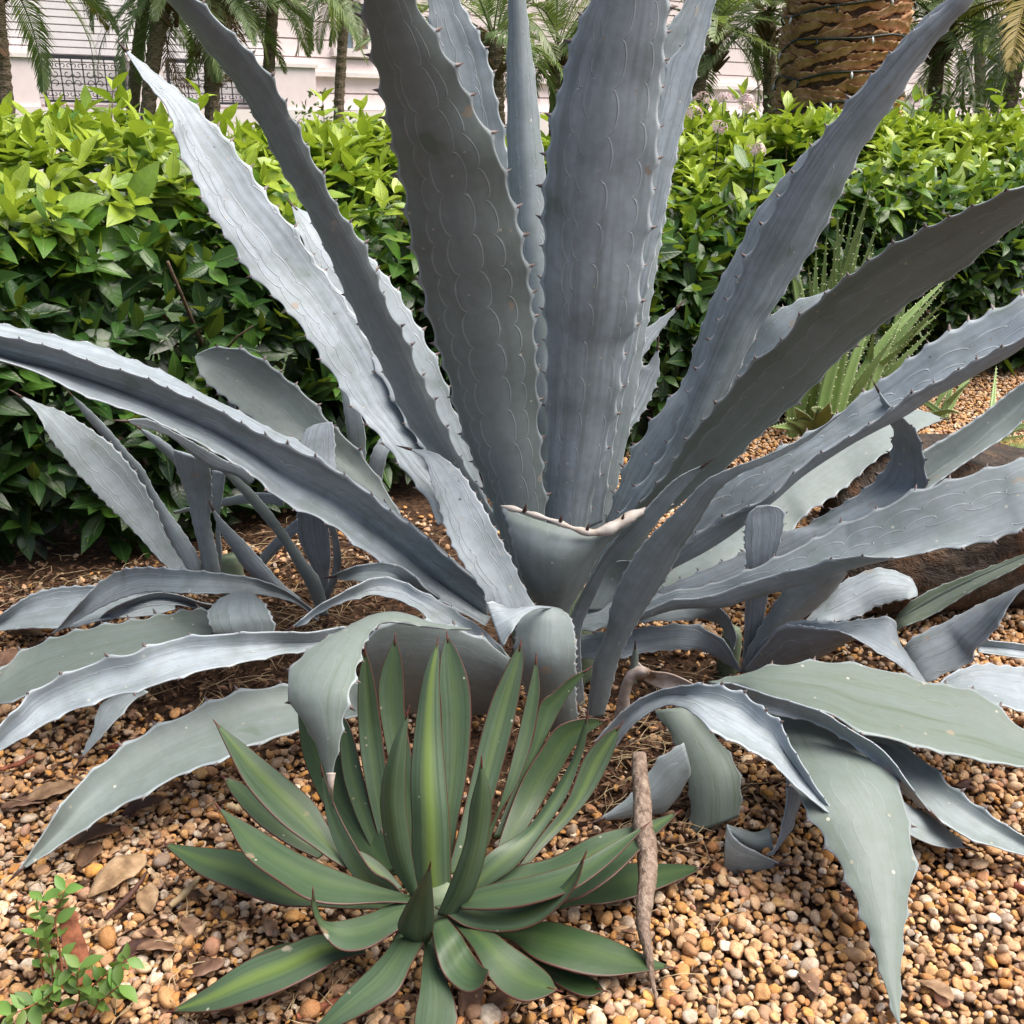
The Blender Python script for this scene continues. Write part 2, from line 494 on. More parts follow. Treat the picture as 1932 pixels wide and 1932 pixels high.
# a bare, littered patch under the big plant and at the hedge foot has fewer stones
bare = np.exp(-(((PB[:, 0] + 0.22) / 0.55) ** 4 + ((PB[:, 1] - 2.25) / 0.60) ** 4)) * 0.97 + np.exp(-((PB[:, 0] + 0.85) / 0.5) ** 2 - ((PB[:, 1] - 1.95) / 0.30) ** 2) * 0.75
bare = np.maximum(bare, np.maximum(0.93 * np.exp(-(((PB[:, 0] - 0.12) / 0.32) ** 4 + ((PB[:, 1] - 1.58) / 0.22) ** 4)), 0.90 * np.exp(-(((PB[:, 0] - 0.45) / 0.40) ** 4 + ((PB[:, 1] - 1.88) / 0.27) ** 4))))
hd = (PB[:, :2] - HD0) @ HNRM
bare = np.maximum(bare, np.clip(1.5 - hd / 0.42, 0, 0.97) * (PB[:, 0] < 0.0) + np.clip(0.9 - hd / 0.25, 0, 0.9) * ((PB[:, 0] >= 0.0) & (PB[:, 0] < 0.6)))
keep = rng.random(len(PB)) > bare
PB = PB[keep]; u_, v_, z_ = u_[keep], v_[keep], z_[keep]
size_px = PB[:, 3] / z_
open_px = (u_ > 5) & (u_ < 1927) & (v_ < 1925) & (((u_ - 800) / 480) ** 2 + ((v_ - 1700) / 330) ** 2 > 1) & (v_ > 1500) & ~((u_ > 1490) & (u_ < 1740))
topmost = PB[:, 2] - gz(PB[:, 0], PB[:, 1]) > 0.004
cand = np.where(open_px & topmost)[0]
big = cand[np.argsort(-size_px[cand])[:300]]
isbig = np.zeros(len(PB), bool); isbig[big] = True
for i in big:
    o = bpy.data.objects.new('pebble', peb[i % len(peb)])
    col.objects.link(o); o.parent = ground
    o.location = PB[i, :3]
    o.rotation_euler = (rng.normal(0, 0.35), rng.normal(0, 0.35), rng.uniform(0, 6.28))
    o.scale = (PB[i, 3],) * 3
rest = PB[~isbig]
# the rest: one object, stones instanced on points
pc = bpy.data.collections.new('pebble_shapes')
for k, me in enumerate(peb):
    o = bpy.data.objects.new('pebble_shape', me); pc.objects.link(o)
gm = bpy.data.meshes.new('gravel')
gm.vertices.add(len(rest)); gm.vertices.foreach_set('co', rest[:, :3].astype(np.float32).ravel())
a = gm.attributes.new('rad', 'FLOAT', 'POINT'); a.data.foreach_set('value', rest[:, 3].astype(np.float32))
rot = np.stack([rng.normal(0, 0.4, len(rest)), rng.normal(0, 0.4, len(rest)), rng.uniform(0, 6.28, len(rest))], 1).astype(np.float32)
a = gm.attributes.new('rot', 'FLOAT_VECTOR', 'POINT'); a.data.foreach_set('vector', rot.ravel())
gravel = link('gravel', gm)
gravel['kind'] = 'stuff'; gravel['label'] = 'loose tan and orange river gravel covering the bed'; gravel['category'] = 'gravel'
ng = bpy.data.node_groups.new('gravel_points', 'GeometryNodeTree')
ng.interface.new_socket('Geometry', in_out='INPUT', socket_type='NodeSocketGeometry')
ng.interface.new_socket('Geometry', in_out='OUTPUT', socket_type='NodeSocketGeometry')
gi = ng.nodes.new('NodeGroupInput'); go = ng.nodes.new('NodeGroupOutput')
ci = ng.nodes.new('GeometryNodeCollectionInfo'); ci.inputs['Collection'].default_value = pc
ci.inputs['Separate Children'].default_value = True; ci.inputs['Reset Children'].default_value = True
iop = ng.nodes.new('GeometryNodeInstanceOnPoints'); iop.inputs['Pick Instance'].default_value = True
na = ng.nodes.new('GeometryNodeInputNamedAttribute'); na.data_type = 'FLOAT'; na.inputs[0].default_value = 'rad'
nr = ng.nodes.new('GeometryNodeInputNamedAttribute'); nr.data_type = 'FLOAT_VECTOR'; nr.inputs[0].default_value = 'rot'
ng.links.new(gi.outputs[0], iop.inputs['Points']); ng.links.new(ci.outputs[0], iop.inputs['Instance'])
ng.links.new(nr.outputs[0], iop.inputs['Rotation']); ng.links.new(na.outputs[0], iop.inputs['Scale'])
ng.links.new(iop.outputs[0], go.inputs[0])
gravel.modifiers.new('stones', 'NODES').node_group = ng

# ---------------------------------------------------------------- pink building beyond the garden
M['pink'] = mat_simple('pink_render', (0.74, 0.63, 0.625), (0.80, 0.69, 0.68), 3, 0.85, 0.1, 0.004)
M['trimw'] = mat_simple('pale_trim', (0.70, 0.62, 0.60), (0.78, 0.71, 0.68), 4, 0.8, 0.1)
M['shutter'] = mat_simple('shutter_white', (0.68, 0.64, 0.65), (0.76, 0.72, 0.73), 4, 0.7, 0.1)
M['iron'] = mat_simple('black_iron', (0.015, 0.016, 0.02), (0.03, 0.03, 0.035), 30, 0.5, 0.1)
M['glass'] = mat_simple('window_pane', (0.10, 0.14, 0.17), (0.18, 0.23, 0.27), 0.6, 0.08, 0.0, spec=0.8)
BW0 = np.array([-10.4, 22.0]); BD = np.array([0.8, 0.6]); BNm = np.array([0.6, -0.8])
BM = np.array([[BD[0], -BNm[0], 0], [BD[1], -BNm[1], 0], [0, 0, 1.0]])      # local x along wall, y inward
bld = thing('building', 'pale pink banded building with black scroll railings beyond the palms', 'building', (BW0[0], BW0[1], 0))
def bw(k, out, z): p = BW0 + BD * k + BNm * out; return np.array([p[0], p[1], z])
def wall_k(px, z=2.0):                           # where the view ray of a pixel column meets the wall
    r = rays([(px, 150)])[0]; s = r[0] / r[1]
    return (BW0[0] - s * BW0[1]) / (s * BD[1] - BD[0])
def bpart(name, boxes, mat, parent=bld):
    b = Bag()
    for (k0, k1, o0, o1, z0, z1) in boxes:
        b.box(bw((k0 + k1) / 2, (o0 + o1) / 2, (z0 + z1) / 2), (k1 - k0, o1 - o0, z1 - z0), BM)
    o = link(name, b.mesh(name, mat), bld if parent is bld else parent)
    if parent is not bld: o.location = (0, 0, 0)
    return o
kr0, kr1 = wall_k(78), wall_k(234)
kq0, kq1 = wall_k(314), wall_k(470)
WALLH = 9.0
bpart('wall', [(-9, 60, -0.6, -0.25, 0, WALLH)], M['pink'])
bpart('plinth', [(-9, 60, -0.24, 0.22, 0, 1.50)], M['trimw'])
kwall = wall_k(520)
z = 1.52; i = 0
while z < WALLH:                                  # banded masonry, each course a piece of its own
    bpart('masonry_band', [(kwall, 60, -0.245, -0.20 + 0.004 * (i % 3), z, z + 0.355)], M['pink'])
    z += 0.39; i += 1
z = 1.56
while z < 5.6:                                    # slatted shutters behind the railings
    bpart('shutter_slat', [(-4, kwall - 0.05, -0.235, -0.215, z, z + 0.115)], M['shutter']); z += 0.14
for a0, a1 in ((kr0 - 3.2, kr0 - 0.12), (kr1 + 0.12, kq0 - 0.12), (kq1 + 0.12, kq1 + 1.6)):
    p = bpart('pier', [(a0, a1, -0.20, 0.15, 1.503, 2.42)], M['pink'])
    bpart('pier_cap', [(a0 - 0.06, a1 + 0.06, -0.205, 0.21, 2.423, 2.50), (a0 - 0.02, a1 + 0.02, -0.19, 0.17, 2.503, 2.55)], M['trimw'], p)
def ring_tube(c, r0, a0, a1, turns_r=0.0, n=14):
    a = np.linspace(a0, a1, n); rr = r0 * (1 - turns_r * np.linspace(0, 1, n))
    return np.stack([c[0] + rr * np.cos(a), np.full(n, c[1]), c[2] + rr * np.sin(a)], 1)
def railing(k0, k1):
    z0, z1 = 1.60, 2.50
    fr = bpart('railing', [(k0, k1, 0.02, 0.07, z1 - 0.07, z1), (k0, k1, 0.02, 0.07, z0, z0 + 0.05), (k0, k0 + 0.06, 0.018, 0.072, z0 - 0.1, z1 + 0.002), (k1 - 0.06, k1, 0.018, 0.072, z0 - 0.1, z1 + 0.002)], M['iron'])
    nb = 7
    for i in range(nb):
        kk = k0 + (k1 - k0) * (i + 0.75) / (nb + 0.5)
        bpart('bar', [(kk - 0.011, kk + 0.011, 0.035, 0.055, z0 + 0.05, z1 - 0.07)], M['iron'], fr)
        groups_ = []
        for zc, s in ((z0 + 0.16, 1), (z1 - 0.20, -1)):
            b = Bag(); groups_.append(b)
            for sg in (-1, 1):
                c = (sg * 0.055, 0, zc)
                V, F = tube(ring_tube(c, 0.05, math.pi * (1.0 if sg > 0 else 0.0), math.pi * (1.0 if sg > 0 else 0.0) + sg * s * 4.6, 0.55), 0.009, 5); b.add(V, F)
        if i % 2 == 0:
            zm = (z0 + z1) / 2; b = Bag(); groups_.append(b)
            for sg in (-1, 1):
                for s in (-1, 1):
                    V, F = tube(ring_tube((sg * 0.10, 0, zm + s * 0.09), 0.08, math.pi * (1.0 if sg > 0 else 0.0), math.pi * (1.0 if sg > 0 else 0.0) + sg * s * 5.0, 0.6), 0.010, 5); b.add(V, F)
        for b in groups_:
            V = np.vstack(b.V) @ BM.T + bw(kk, 0.046, 0)
            o = link('scroll', mesh_from('scroll', V, b.F, True, mats=[M['iron']]), fr); o.location = (0, 0, 0)
railing(kr0, kr1); railing(kq0, kq1)
wk0, wk1 = wall_k(652), wall_k(702)
wv = bpart('window', [(wk0 - 0.14, wk0, -0.2, -0.12, 2.9, 5.2), (wk1, wk1 + 0.14, -0.2, -0.12, 2.9, 5.2), (wk0 - 0.14, wk1 + 0.14, -0.2, -0.121, 5.2, 5.36), (wk0 - 0.25, wk1 + 0.25, -0.2, -0.05, 2.72, 2.9)], M['trimw'])
bpart('pane', [(wk0, wk1, -0.199, -0.17, 2.9, 5.2)], M['glass'], wv)
bpart('glazing_bar', [(wk0, wk1, -0.168, -0.14, 3.9, 3.98), ((wk0 + wk1) / 2 - 0.03, (wk0 + wk1) / 2 + 0.03, -0.167, -0.141, 2.9, 5.2)], M['trimw'], wv)
bpart('cornice', [(kwall, 60, -0.2, -0.02, 2.26, 2.36), (kwall, 60, -0.2, -0.07, 2.362, 2.45)], M['trimw'])

# ---------------------------------------------------------------- slender feathery palms
def mat_foliage(name, old, young, trans=0.3, rough=0.4, hue=0.03):
    N = NT(name)
    at = N.n('ShaderNodeAttribute'); at.attribute_name = 'age'
    c = N.mix(at.outputs['Fac'], old, young)
    oi = objinfo(N)
    hs = N.n('ShaderNodeHueSaturation')
    N.put(hs.inputs['Value'], N.math('MULTIPLY_ADD', oi.outputs['Random'], 0.4, 0.8))
    N.put(hs.inputs['Hue'], N.math('MULTIPLY_ADD', oi.outputs['Random'], hue, 0.5 - hue / 2))
    N.put(hs.inputs['Color'], c)
    c = hs.outputs[0]
    return N.bsdf(c, rough, None, 0.5, trans, N.mix(0.35, c, (0.35, 0.45, 0.02)))
M['frond'] = mat_foliage('palm_frond', (0.10, 0.165, 0.06), (0.28, 0.34, 0.15), 0.35, 0.4)
M['frond_yellow'] = mat_foliage('palm_frond_yellow', (0.30, 0.22, 0.04), (0.36, 0.24, 0.06), 0.3, 0.5)
M['frond_dead'] = mat_foliage('palm_frond_dead', (0.16, 0.09, 0.045), (0.32, 0.21, 0.12), 0.1, 0.8)
M['palm_trunk'] = mat_simple('palm_trunk', (0.12, 0.09, 0.06), (0.34, 0.26, 0.18), 24, 0.9, 1.0, 0.02, stretch=(1, 1, 3))

def frond_mesh(seed, length, droop, mat, pairs=62, lw=0.0065, ll=0.20):
    g = np.random.default_rng(seed)
    n = 24
    s = np.linspace(0, 1, n)
    ang = -droop * s ** 1.4                       # starts along +X, bends down
    dx = np.cos(ang); dz = np.sin(ang)
    P = np.stack([np.cumsum(dx) / n * length, 0.03 * length * np.sin(s * 2 + g.uniform(0, 6)), np.cumsum(dz) / n * length], 1)
    V0, F0 = tube(P, 0.008 * (1 - 0.85 * s) + 0.001, 5)
    V = [V0]; T = []; A = [np.full(len(V0), 0.8)]
    for f in F0:
        for k in range(1, len(f) - 1): T.append((f[0], f[k], f[k + 1]))
    nb = len(V0)
    for i in range(pairs):
        q = 0.10 + 0.90 * (i + 0.5) / pairs
        c = np.array([np.interp(q, s, P[:, k]) for k in range(3)])
        t = np.array([math.cos(-droop * q ** 1.4), 0, math.sin(-droop * q ** 1.4)])
        upv = np.array([-t[2], 0, t[0]])
        L = ll * (math.sin(math.pi * min(1, q * 0.9 + 0.12)) ** 0.6) * g.uniform(0.85, 1.1)
        for sd_ in (-1, 1):
            d = t * (0.45 + 0.55 * q) + np.array([0, sd_, 0]) * (0.95 - 0.35 * q) + upv * g.uniform(0.05, 0.4)
            d /= np.linalg.norm(d)
            w = np.cross(d, upv); w /= np.linalg.norm(w)
            wv_ = w * lw + upv * lw * 0.3
            g2 = np.array([0, 0, -1.0])
            p1 = c + d * L * 0.5 + g2 * L * 0.05; p2 = c + d * L + g2 * L * g.uniform(0.15, 0.42)
            V.append(np.array([c - wv_ * 0.5, c + wv_ * 0.5, p1 + wv_, p1 - wv_, p2]))
            T += [(nb, nb + 1, nb + 2), (nb, nb + 2, nb + 3), (nb + 3, nb + 2, nb + 4)]
            nb += 5
            ag = g.uniform(0.0, 0.75); A.append(np.array([ag, ag, ag, ag, min(1, ag + 0.25)]))
    return fast_mesh('frond', np.vstack(V), T, mat, True, {'age': np.concatenate(A)})

FR = [frond_mesh(i, 1.25, dr, M['frond']) for i, dr in enumerate((0.7, 1.0, 1.4, 1.8, 1.2))]
FRD = [frond_mesh(20 + i, 1.0, dr, M['frond_dead'], 40) for i, dr in enumerate((1.6, 2.0))]
FRY = [frond_mesh(30, 1.3, 1.3, M['frond_yellow'])]

def palm(trunk_px, y, crown_px, label, nf=22, scale=1.0, rad=0.055, dead=1, yellow=0, seed=0, ydc=0.0):
    g = np.random.default_rng(500 + seed)
    cr_ = at_y([crown_px], y + ydc)[0]
    tp = at_y([trunk_px], y)[0]
    # continue the trunk line down to the ground
    d = cr_ - tp; k = tp[2] / max(d[2], 0.2)
    foot = tp - d * k * 0.55; foot[2] = 0.0
    t = thing('palm_tree', label, 'palm tree', tuple(foot), 'feathery palms beyond the hedge')
    P = resample([foot, tp, cr_], 60)
    rr = rad * (1.15 - 0.2 * np.linspace(0, 1, 60)) * (1 + 0.10 * (np.arange(60) % 2))
    V, F = tube(P, rr, 12, jitter=0.05)
    link('trunk', mesh_from('trunk', V, F, False, mats=[M['palm_trunk']]), t)
    b = Bag()
    for i in range(26):                           # cut leaf bases under the crown
        a = g.uniform(0, 6.28); zz = -g.uniform(0.0, 0.35)
        e = np.array([math.cos(a), math.sin(a), 0.9]); p0 = cr_ + np.array([math.cos(a), math.sin(a), 0]) * rad * 0.7 + np.array([0, 0, zz])
        V, F = tube([p0, p0 + e * 0.05, p0 + e * g.uniform(0.08, 0.14)], [0.022, 0.02, 0.008], 5); b.add(V, F)
    link('leaf_base_collar', mesh_from('leaf_bases', np.vstack(b.V), b.F, False, mats=[M['frond_dead']]), t)
    for i in range(nf + dead + yellow):
        a = i * 2.39996 + g.uniform(-0.2, 0.2)
        q = (i + 0.5) / nf
        if i < nf: me = FR[g.integers(0, 5)]; el = R_(82 - 112 * q) + g.normal(0, 0.08)
        elif i < nf + dead: me = FRD[g.integers(0, 2)]; el = R_(-50) + g.normal(0, 0.15)
        else: me = FRY[0]; el = R_(5)
        o = bpy.data.objects.new('frond', me); col.objects.link(o); o.parent = t
        o.matrix_local = Matrix.Translation(Vector(cr_ - foot)) @ Matrix.Rotation(a, 4, 'Z') @ Matrix.Rotation(-el, 4, 'Y') @ Matrix.Rotation(g.normal(0, 0.35), 4, 'X') @ Matrix.Scale(scale * g.uniform(0.8, 1.1), 4)
    return t

palm((10, 190), 9.0, (-15, -90), 'feathery palm whose rough trunk stands left of the first railing panel', seed=1, yellow=2, rad=0.06, scale=1.0)
palm((252, 190), 10.6, (285, -95), 'thin palm with leaning trunk just in front of the pier between railings', seed=2, rad=0.055)
palm((285, 150), 9.8, (322, -35), 'curved palm crossing in front of the twin-trunked pier between railings', seed=3, rad=0.06, dead=1)
palm((400, 190), 10.2, (400, -30), 'short palm with brown hanging dead fronds before the second railing', seed=4, dead=6, rad=0.065, nf=26)
palm((505, 190), 10.8, (520, -70), 'palm with wide arching fronds in front of the banded pink wall', seed=5, rad=0.055)
palm((640, 190), 12.5, (655, -40), 'thin distant palm whose fronds hang across the window', seed=6, scale=0.9, nf=24)
palm((938, 190), 9.6, (935, 70), 'low palm with brown shaggy crown base rising behind the upright agave leaves', seed=7, rad=0.06)
palm((1050, 190), 10.2, (1055, 90), 'palm with fine drooping fronds seen between the two broadest agave leaves', seed=8, rad=0.06)
palm((1312, 190), 9.4, (1345, 50), 'leaning palm beside the pink flower heads', seed=9, rad=0.06)
palm((1452, 190), 10.0, (1450, 20), 'palm with hanging fronds close by the thick ringed trunk', seed=10, nf=26, rad=0.055)
palm((1762, 190), 9.2, (1775, 40), 'bushy palm standing right of the thick ringed trunk', seed=11, yellow=1, nf=26)
palm((1905, 190), 8.6, (1935, 0), 'palm with a yellowing frond above the clipped bush', seed=12, yellow=2, nf=26)
palm((1850, 190), 12.5, (1840, -60), 'tall hazy palm behind the bushy one', seed=13, nf=22)
# ---------------------------------------------------------------- thick date palm trunk wound with string lights
M['scar'] = mat_simple('leaf_scar', (0.20, 0.10, 0.05), (0.46, 0.26, 0.135), 14, 0.85, 0.8, 0.012, 7, 0.2, c3=(0.64, 0.44, 0.27))
M['fibre'] = mat_simple('trunk_fibre', (0.03, 0.018, 0.01), (0.13, 0.075, 0.04), 40, 0.95, 1.0, 0.01)
M['wire'] = mat_simple('green_wire', (0.006, 0.012, 0.008), (0.015, 0.03, 0.02), 50, 0.4, 0.1)
M['bulb'] = mat_simple('clear_bulb', (0.45, 0.47, 0.45), (0.6, 0.62, 0.6), 50, 0.15, 0.0, spec=0.8)
DPY = 5.7
dp = at_y([(1579, 200)], DPY)[0]; dp[2] = 0
DR = 0.298
date = thing('date_palm', 'thick date palm trunk of ragged tan leaf scars wound with dark wire', 'palm tree', tuple(dp))
P = np.array([[dp[0], dp[1], z] for z in np.linspace(0, 3.2, 40)])
def trad(z): return DR * (1.05 - 0.055 * np.clip(z - 1.0, 0, 2))
V, F = tube(P, [trad(z) * 0.955 for z in P[:, 2]], 36)
link('trunk', mesh_from('trunk', V, F, True, mats=[M['fibre']]), date)
def scar_mesh(seed):
    g = np.random.default_rng(seed)
    nu, nv = 25, 5
    w, h = 0.95, 0.043
    V = []
    ph = g.uniform(-6, 6, 6)
    ragt = g.normal(0, 0.004, nu) + np.interp(np.arange(nu), np.arange(0, nu + 3, 4), g.normal(0, 0.006, len(np.arange(0, nu + 3, 4)))); ragb = g.normal(0, 0.003, nu)
    for front in (1, 0):
        for j in range(nv):
            for i in range(nu):
                a = (i / (nu - 1) - 0.5); b = j / (nv - 1)
                taper = max(0.06, 1 - abs(2 * a) ** 5)
                rag = ragt[i] * b + ragb[i] * (1 - b)
                zz = (b - 0.5) * h * taper + rag + 0.02 * a * ph[3] / 6
                r = 0.004 + front * (0.012 + 0.022 * b ** 2 + g.normal(0, 0.0022)) * taper ** 0.4
                V.append((a * w, r, zz))
    F = []
    k = nu * nv
    for j in range(nv - 1):
        for i in range(nu - 1):
            q = j * nu + i
            F.append((q, q + 1, q + nu + 1, q + nu)); F.append((k + q, k + q + nu, k + q + nu + 1, k + q + 1))
    for i in range(nu - 1):
        F.append((i, k + i, k + i + 1, i + 1)); q = (nv - 1) * nu + i; F.append((q, q + 1, k + q + 1, k + q))
    return V, F
nrow = 0
z = 0.75
while z < 2.75:
    for kk in range(7):
        g = np.random.default_rng(int(z * 1000) + kk)
        a0 = kk * 2 * math.pi / 7 + (nrow % 2) * math.pi / 7 + g.normal(0, 0.06)
        Vs, Fs = scar_mesh(int(z * 997) * 10 + kk)
        Vs = np.array(Vs); R0 = trad(z) * 0.93
        aa = a0 + Vs[:, 0] * 1.12
        rr = R0 + Vs[:, 1]
        Vw = np.stack([dp[0] + rr * np.cos(aa), dp[1] + rr * np.sin(aa), z + Vs[:, 2] + 0.06 * Vs[:, 0] * g.normal(0, 1)], 1)
        link('leaf_scar', mesh_from('leaf_scar', Vw, Fs, True, mats=[M['scar']]), date)
    z += 0.044; nrow += 1
lights = thing('string_lights', 'dark green wire of small fairy bulbs wound around the thick palm trunk', 'string lights', (dp[0], dp[1], 0.8))
ta = np.linspace(0, 2 * math.pi * 13, 900)
zz = 0.8 + ta / (2 * math.pi) * 0.145
wob = np.interp(ta, np.linspace(0, ta[-1], 160), rng.normal(0, 0.012, 160))
Pw = np.stack([dp[0] + (trad(zz) + 0.012) * np.cos(ta), dp[1] + (trad(zz) + 0.012) * np.sin(ta), zz + wob], 1)
V, F = tube(Pw, 0.006, 5)
link('wire', mesh_from('wire', V, F, True, mats=[M['wire']]), lights)
for i in range(6, 900, 9):
    p = Pw[i]; rad_ = (p - np.array([dp[0], dp[1], p[2]])); rad_ /= np.linalg.norm(rad_)
    if rad_[1] > 0.35: continue
    V, F = tube([p, p + np.array([0, 0, -0.02]) + rad_ * 0.008, p + np.array([0, 0, -0.036]) + rad_ * 0.012], [0.006, 0.007, 0.002], 5)
    link('bulb', mesh_from('bulb', V, F, True, mats=[M['wire'] if i % 2 else M['bulb']]), lights)

# ---------------------------------------------------------------- hedge
M['hedge'] = None
N = NT('hedge_leaf')
at = N.n('ShaderNodeAttribute'); at.attribute_name = 'age'
tw = N.n('ShaderNodeAttribute'); tw.attribute_name = 'rib'      # 0 on the midrib .. 1 on the margin
ln = N.n('ShaderNodeAttribute'); ln.attribute_name = 'run'
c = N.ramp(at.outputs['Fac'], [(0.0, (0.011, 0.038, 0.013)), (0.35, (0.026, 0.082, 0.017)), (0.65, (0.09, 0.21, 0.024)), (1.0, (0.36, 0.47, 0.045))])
rib = N.ramp(tw.outputs['Fac'], [(0.03, 0.55), (0.12, 0.0)])
c = N.mix(rib, c, N.mix(0.5, c, (0.25, 0.36, 0.10)))
vein = N.math('SINE', N.math('MULTIPLY', N.math('SUBTRACT', ln.outputs['Fac'], N.math('MULTIPLY', tw.outputs['Fac'], 0.13)), 60.0))
vh = N.math('ADD', N.ramp(tw.outputs['Fac'], [(0.0, 0.0), (0.15, 1.0)]), N.math('MULTIPLY', vein, 0.09))
nz = N.noise(objvec(N), 30, 1)
c = N.mix(N.ramp(nz, [(0.35, 0.25), (0.6, 0.0)]), c, (0.03, 0.05, 0.01))
M['hedge'] = N.bsdf(c, N.math('MULTIPLY_ADD', nz, 0.25, 0.22), N.bump(vh, 0.5, 0.002), 0.5, 0.28, N.mix(0.4, c, (0.42, 0.55, 0.03)))

def leaf_tmpl(fold, curl, broad):
    """14 verts / 16 tris; along +X, normal +Z; length 1"""
    xs = [0.0, 0.10, 0.32, 0.56, 0.80, 1.0]
    ws = [0, 0.09, 0.205, 0.215, 0.115, 0]
    V = []; rib = []; run = []
    def zc(x): return -curl * x * x
    V.append((0, 0, 0)); rib.append(0); run.append(0)
    for x, w in zip(xs[1:5], ws[1:5]):
        w *= broad
        for s in (-1, 0, 1):
            V.append((x, s * w, zc(x) + abs(s) * w * fold)); rib.append(abs(s)); run.append(x)
    V.append((1.0, 0, zc(1.0))); rib.append(0); run.append(1)
    T = [(0, 2, 1), (0, 3, 2)]
    for i in range(3):
        a = 1 + 3 * i; b = a + 3
        for k in (0, 1):
            T += [(a + k, a + k + 1, b + k + 1), (a + k, b + k + 1, b + k)]
    T += [(10, 11, 13), (11, 12, 13)]
    return np.array(V), np.array(T), np.array(rib, float), np.array(run, float)
TM = [leaf_tmpl(0.35, 0.10, 1.0), leaf_tmpl(0.5, 0.22, 0.95), leaf_tmpl(0.25, 0.32, 1.08), leaf_tmpl(0.7, 0.05, 0.85), leaf_tmpl(0.3, -0.08, 1.0)]

HLEN0, HLEN1, HTH = -1.3, 7.0, 0.95
def hedge_surface(n, inset0, inset1, gen):
    """points on the rounded-box cross-section, with outward normals"""
    s = gen.uniform(HLEN0, HLEN1, n)
    q = gen.random(n)
    H = 0.985 + 0.03 * np.sin(s * 1.9 + 1) + 0.025 * np.sin(s * 4.7) + 0.012 * np.clip(s, 0, 7)
    ins = gen.uniform(inset0, inset1, n)
    depth = np.zeros(n); zz = np.zeros(n); nd = np.zeros(n); nz_ = np.zeros(n)
    front = q < 0.60; top = (q >= 0.60) & (q < 0.93); back = q >= 0.93
    # front face: leans out a little at mid height
    f = gen.random(n)
    zf = 0.03 + f * (H - 0.11)
    bulge = 0.03 + 0.09 * np.sin(np.clip(zf / H, 0, 1) * math.pi) + 0.05 * np.clip(1 - zf / 0.4, 0, 1) + 0.05 * np.sin(s * 3.1 + zf * 4) + 0.035 * np.sin(s * 7.3 - zf * 6)
    rnd_ = np.clip((zf - (H - 0.30)) / 0.30, 0, 1)
    df = bulge - 0.24 * rnd_ ** 2
    depth = np.where(front, df, depth); zz = np.where(front, zf, zz)
    nd = np.where(front, 1 - 0.45 * rnd_, nd); nz_ = np.where(front, 0.15 + 0.75 * rnd_ , nz_)
    dt = -gen.uniform(0.16, HTH, n)
    zt = H - 0.10 * np.clip((dt + 0.36) / 0.2, 0, 1) ** 2 + 0.03 * np.sin(s * 5 + dt * 9)
    depth = np.where(top, dt, depth); zz = np.where(top, zt, zz)
    nd = np.where(top, 0.15, nd); nz_ = np.where(top, 1.0, nz_)
    depth = np.where(back, -HTH + 0.0, depth); zz = np.where(back, gen.uniform(0.15, 1.05, n), zz); nd = np.where(back, -1, nd)
    Nn = np.stack([HNRM[0] * nd, HNRM[1] * nd, nz_], 1); Nn /= np.linalg.norm(Nn, axis=1)[:, None]
    Pp = np.stack([HD0[0] + HDIR[0] * s + HNRM[0] * depth, HD0[1] + HDIR[1] * s + HNRM[1] * depth, zz], 1) - Nn * ins[:, None]
    return Pp, Nn, s, zz / H
def unit(a): return a / (np.linalg.norm(a, axis=-1, keepdims=True) + 1e-9)
gen = np.random.default_rng(11)
LO = []; LX = []; LN = []; LS = []; LA = []; LOUT = []
stems = []
for (n, i0, i1, outer) in ((3700, 0.0, 0.07, 1), (2500, 0.08, 0.22, 0)):
    Pp, Nn, s, hz = hedge_surface(n, i0, i1, gen)
    # tall whips standing above the top
    ax = unit(Nn * 0.55 + np.array([0, 0, 0.65]) + gen.normal(0, 0.38, (n, 3)))
    whip = (gen.random(n) < 0.022) & (hz > 0.92) & (outer == 1)
    ax[whip] = unit(np.array([0, 0, 1.0]) + gen.normal(0, 0.18, (whip.sum(), 3)))
    ln_ = np.where(whip, gen.uniform(0.10, 0.22, n), gen.uniform(0.03, 0.09, n))
    pairs = np.where(whip, 4, gen.integers(2, 4, n))
    ref = unit(gen.normal(size=(n, 3)))
    e1 = unit(np.cross(ax, ref)); e2 = np.cross(ax, e1)
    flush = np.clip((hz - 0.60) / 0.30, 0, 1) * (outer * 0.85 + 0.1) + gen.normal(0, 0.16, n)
    big = 1.0 - 0.0 * s
    for k in range(4):
        m = k < pairs
        for sg in (-1, 1):
            q = (k + 1) / pairs[m]
            o = Pp[m] + ax[m] * (ln_[m] * q)[:, None]
            side = (e1 if k % 2 == 0 else e2)[m] * sg
            spread = np.where(q > 0.99, 0.55, 1.15) + gen.normal(0, 0.22, m.sum())
            d = unit(ax[m] * np.cos(spread)[:, None] + side * np.sin(spread)[:, None] + np.array([0, 0, -0.14]) + gen.normal(0, 0.10, (m.sum(), 3)))
            nn = unit(ax[m] + np.array([0, 0, 0.5]) + Nn[m] * 0.3 + gen.normal(0, 0.15, (m.sum(), 3)))
            nn = unit(nn - d * (nn * d).sum(1)[:, None])
            LO.append(o); LX.append(d); LN.append(nn)
            LS.append(np.where(q > 0.99, gen.uniform(0.060, 0.095, m.sum()), gen.uniform(0.085, 0.14, m.sum())))
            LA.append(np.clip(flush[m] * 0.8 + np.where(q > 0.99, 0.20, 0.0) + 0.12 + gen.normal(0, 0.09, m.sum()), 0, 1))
            LOUT.append(np.full(m.sum(), outer))
    if outer:
        for i in np.where(whip)[0]:
            stems.append((Pp[i] - ax[i] * 0.1, Pp[i] + ax[i] * ln_[i]))
LO, LX, LN = np.vstack(LO), np.vstack(LX), np.vstack(LN); LS, LA, LOUT = map(np.concatenate, (LS, LA, LOUT))
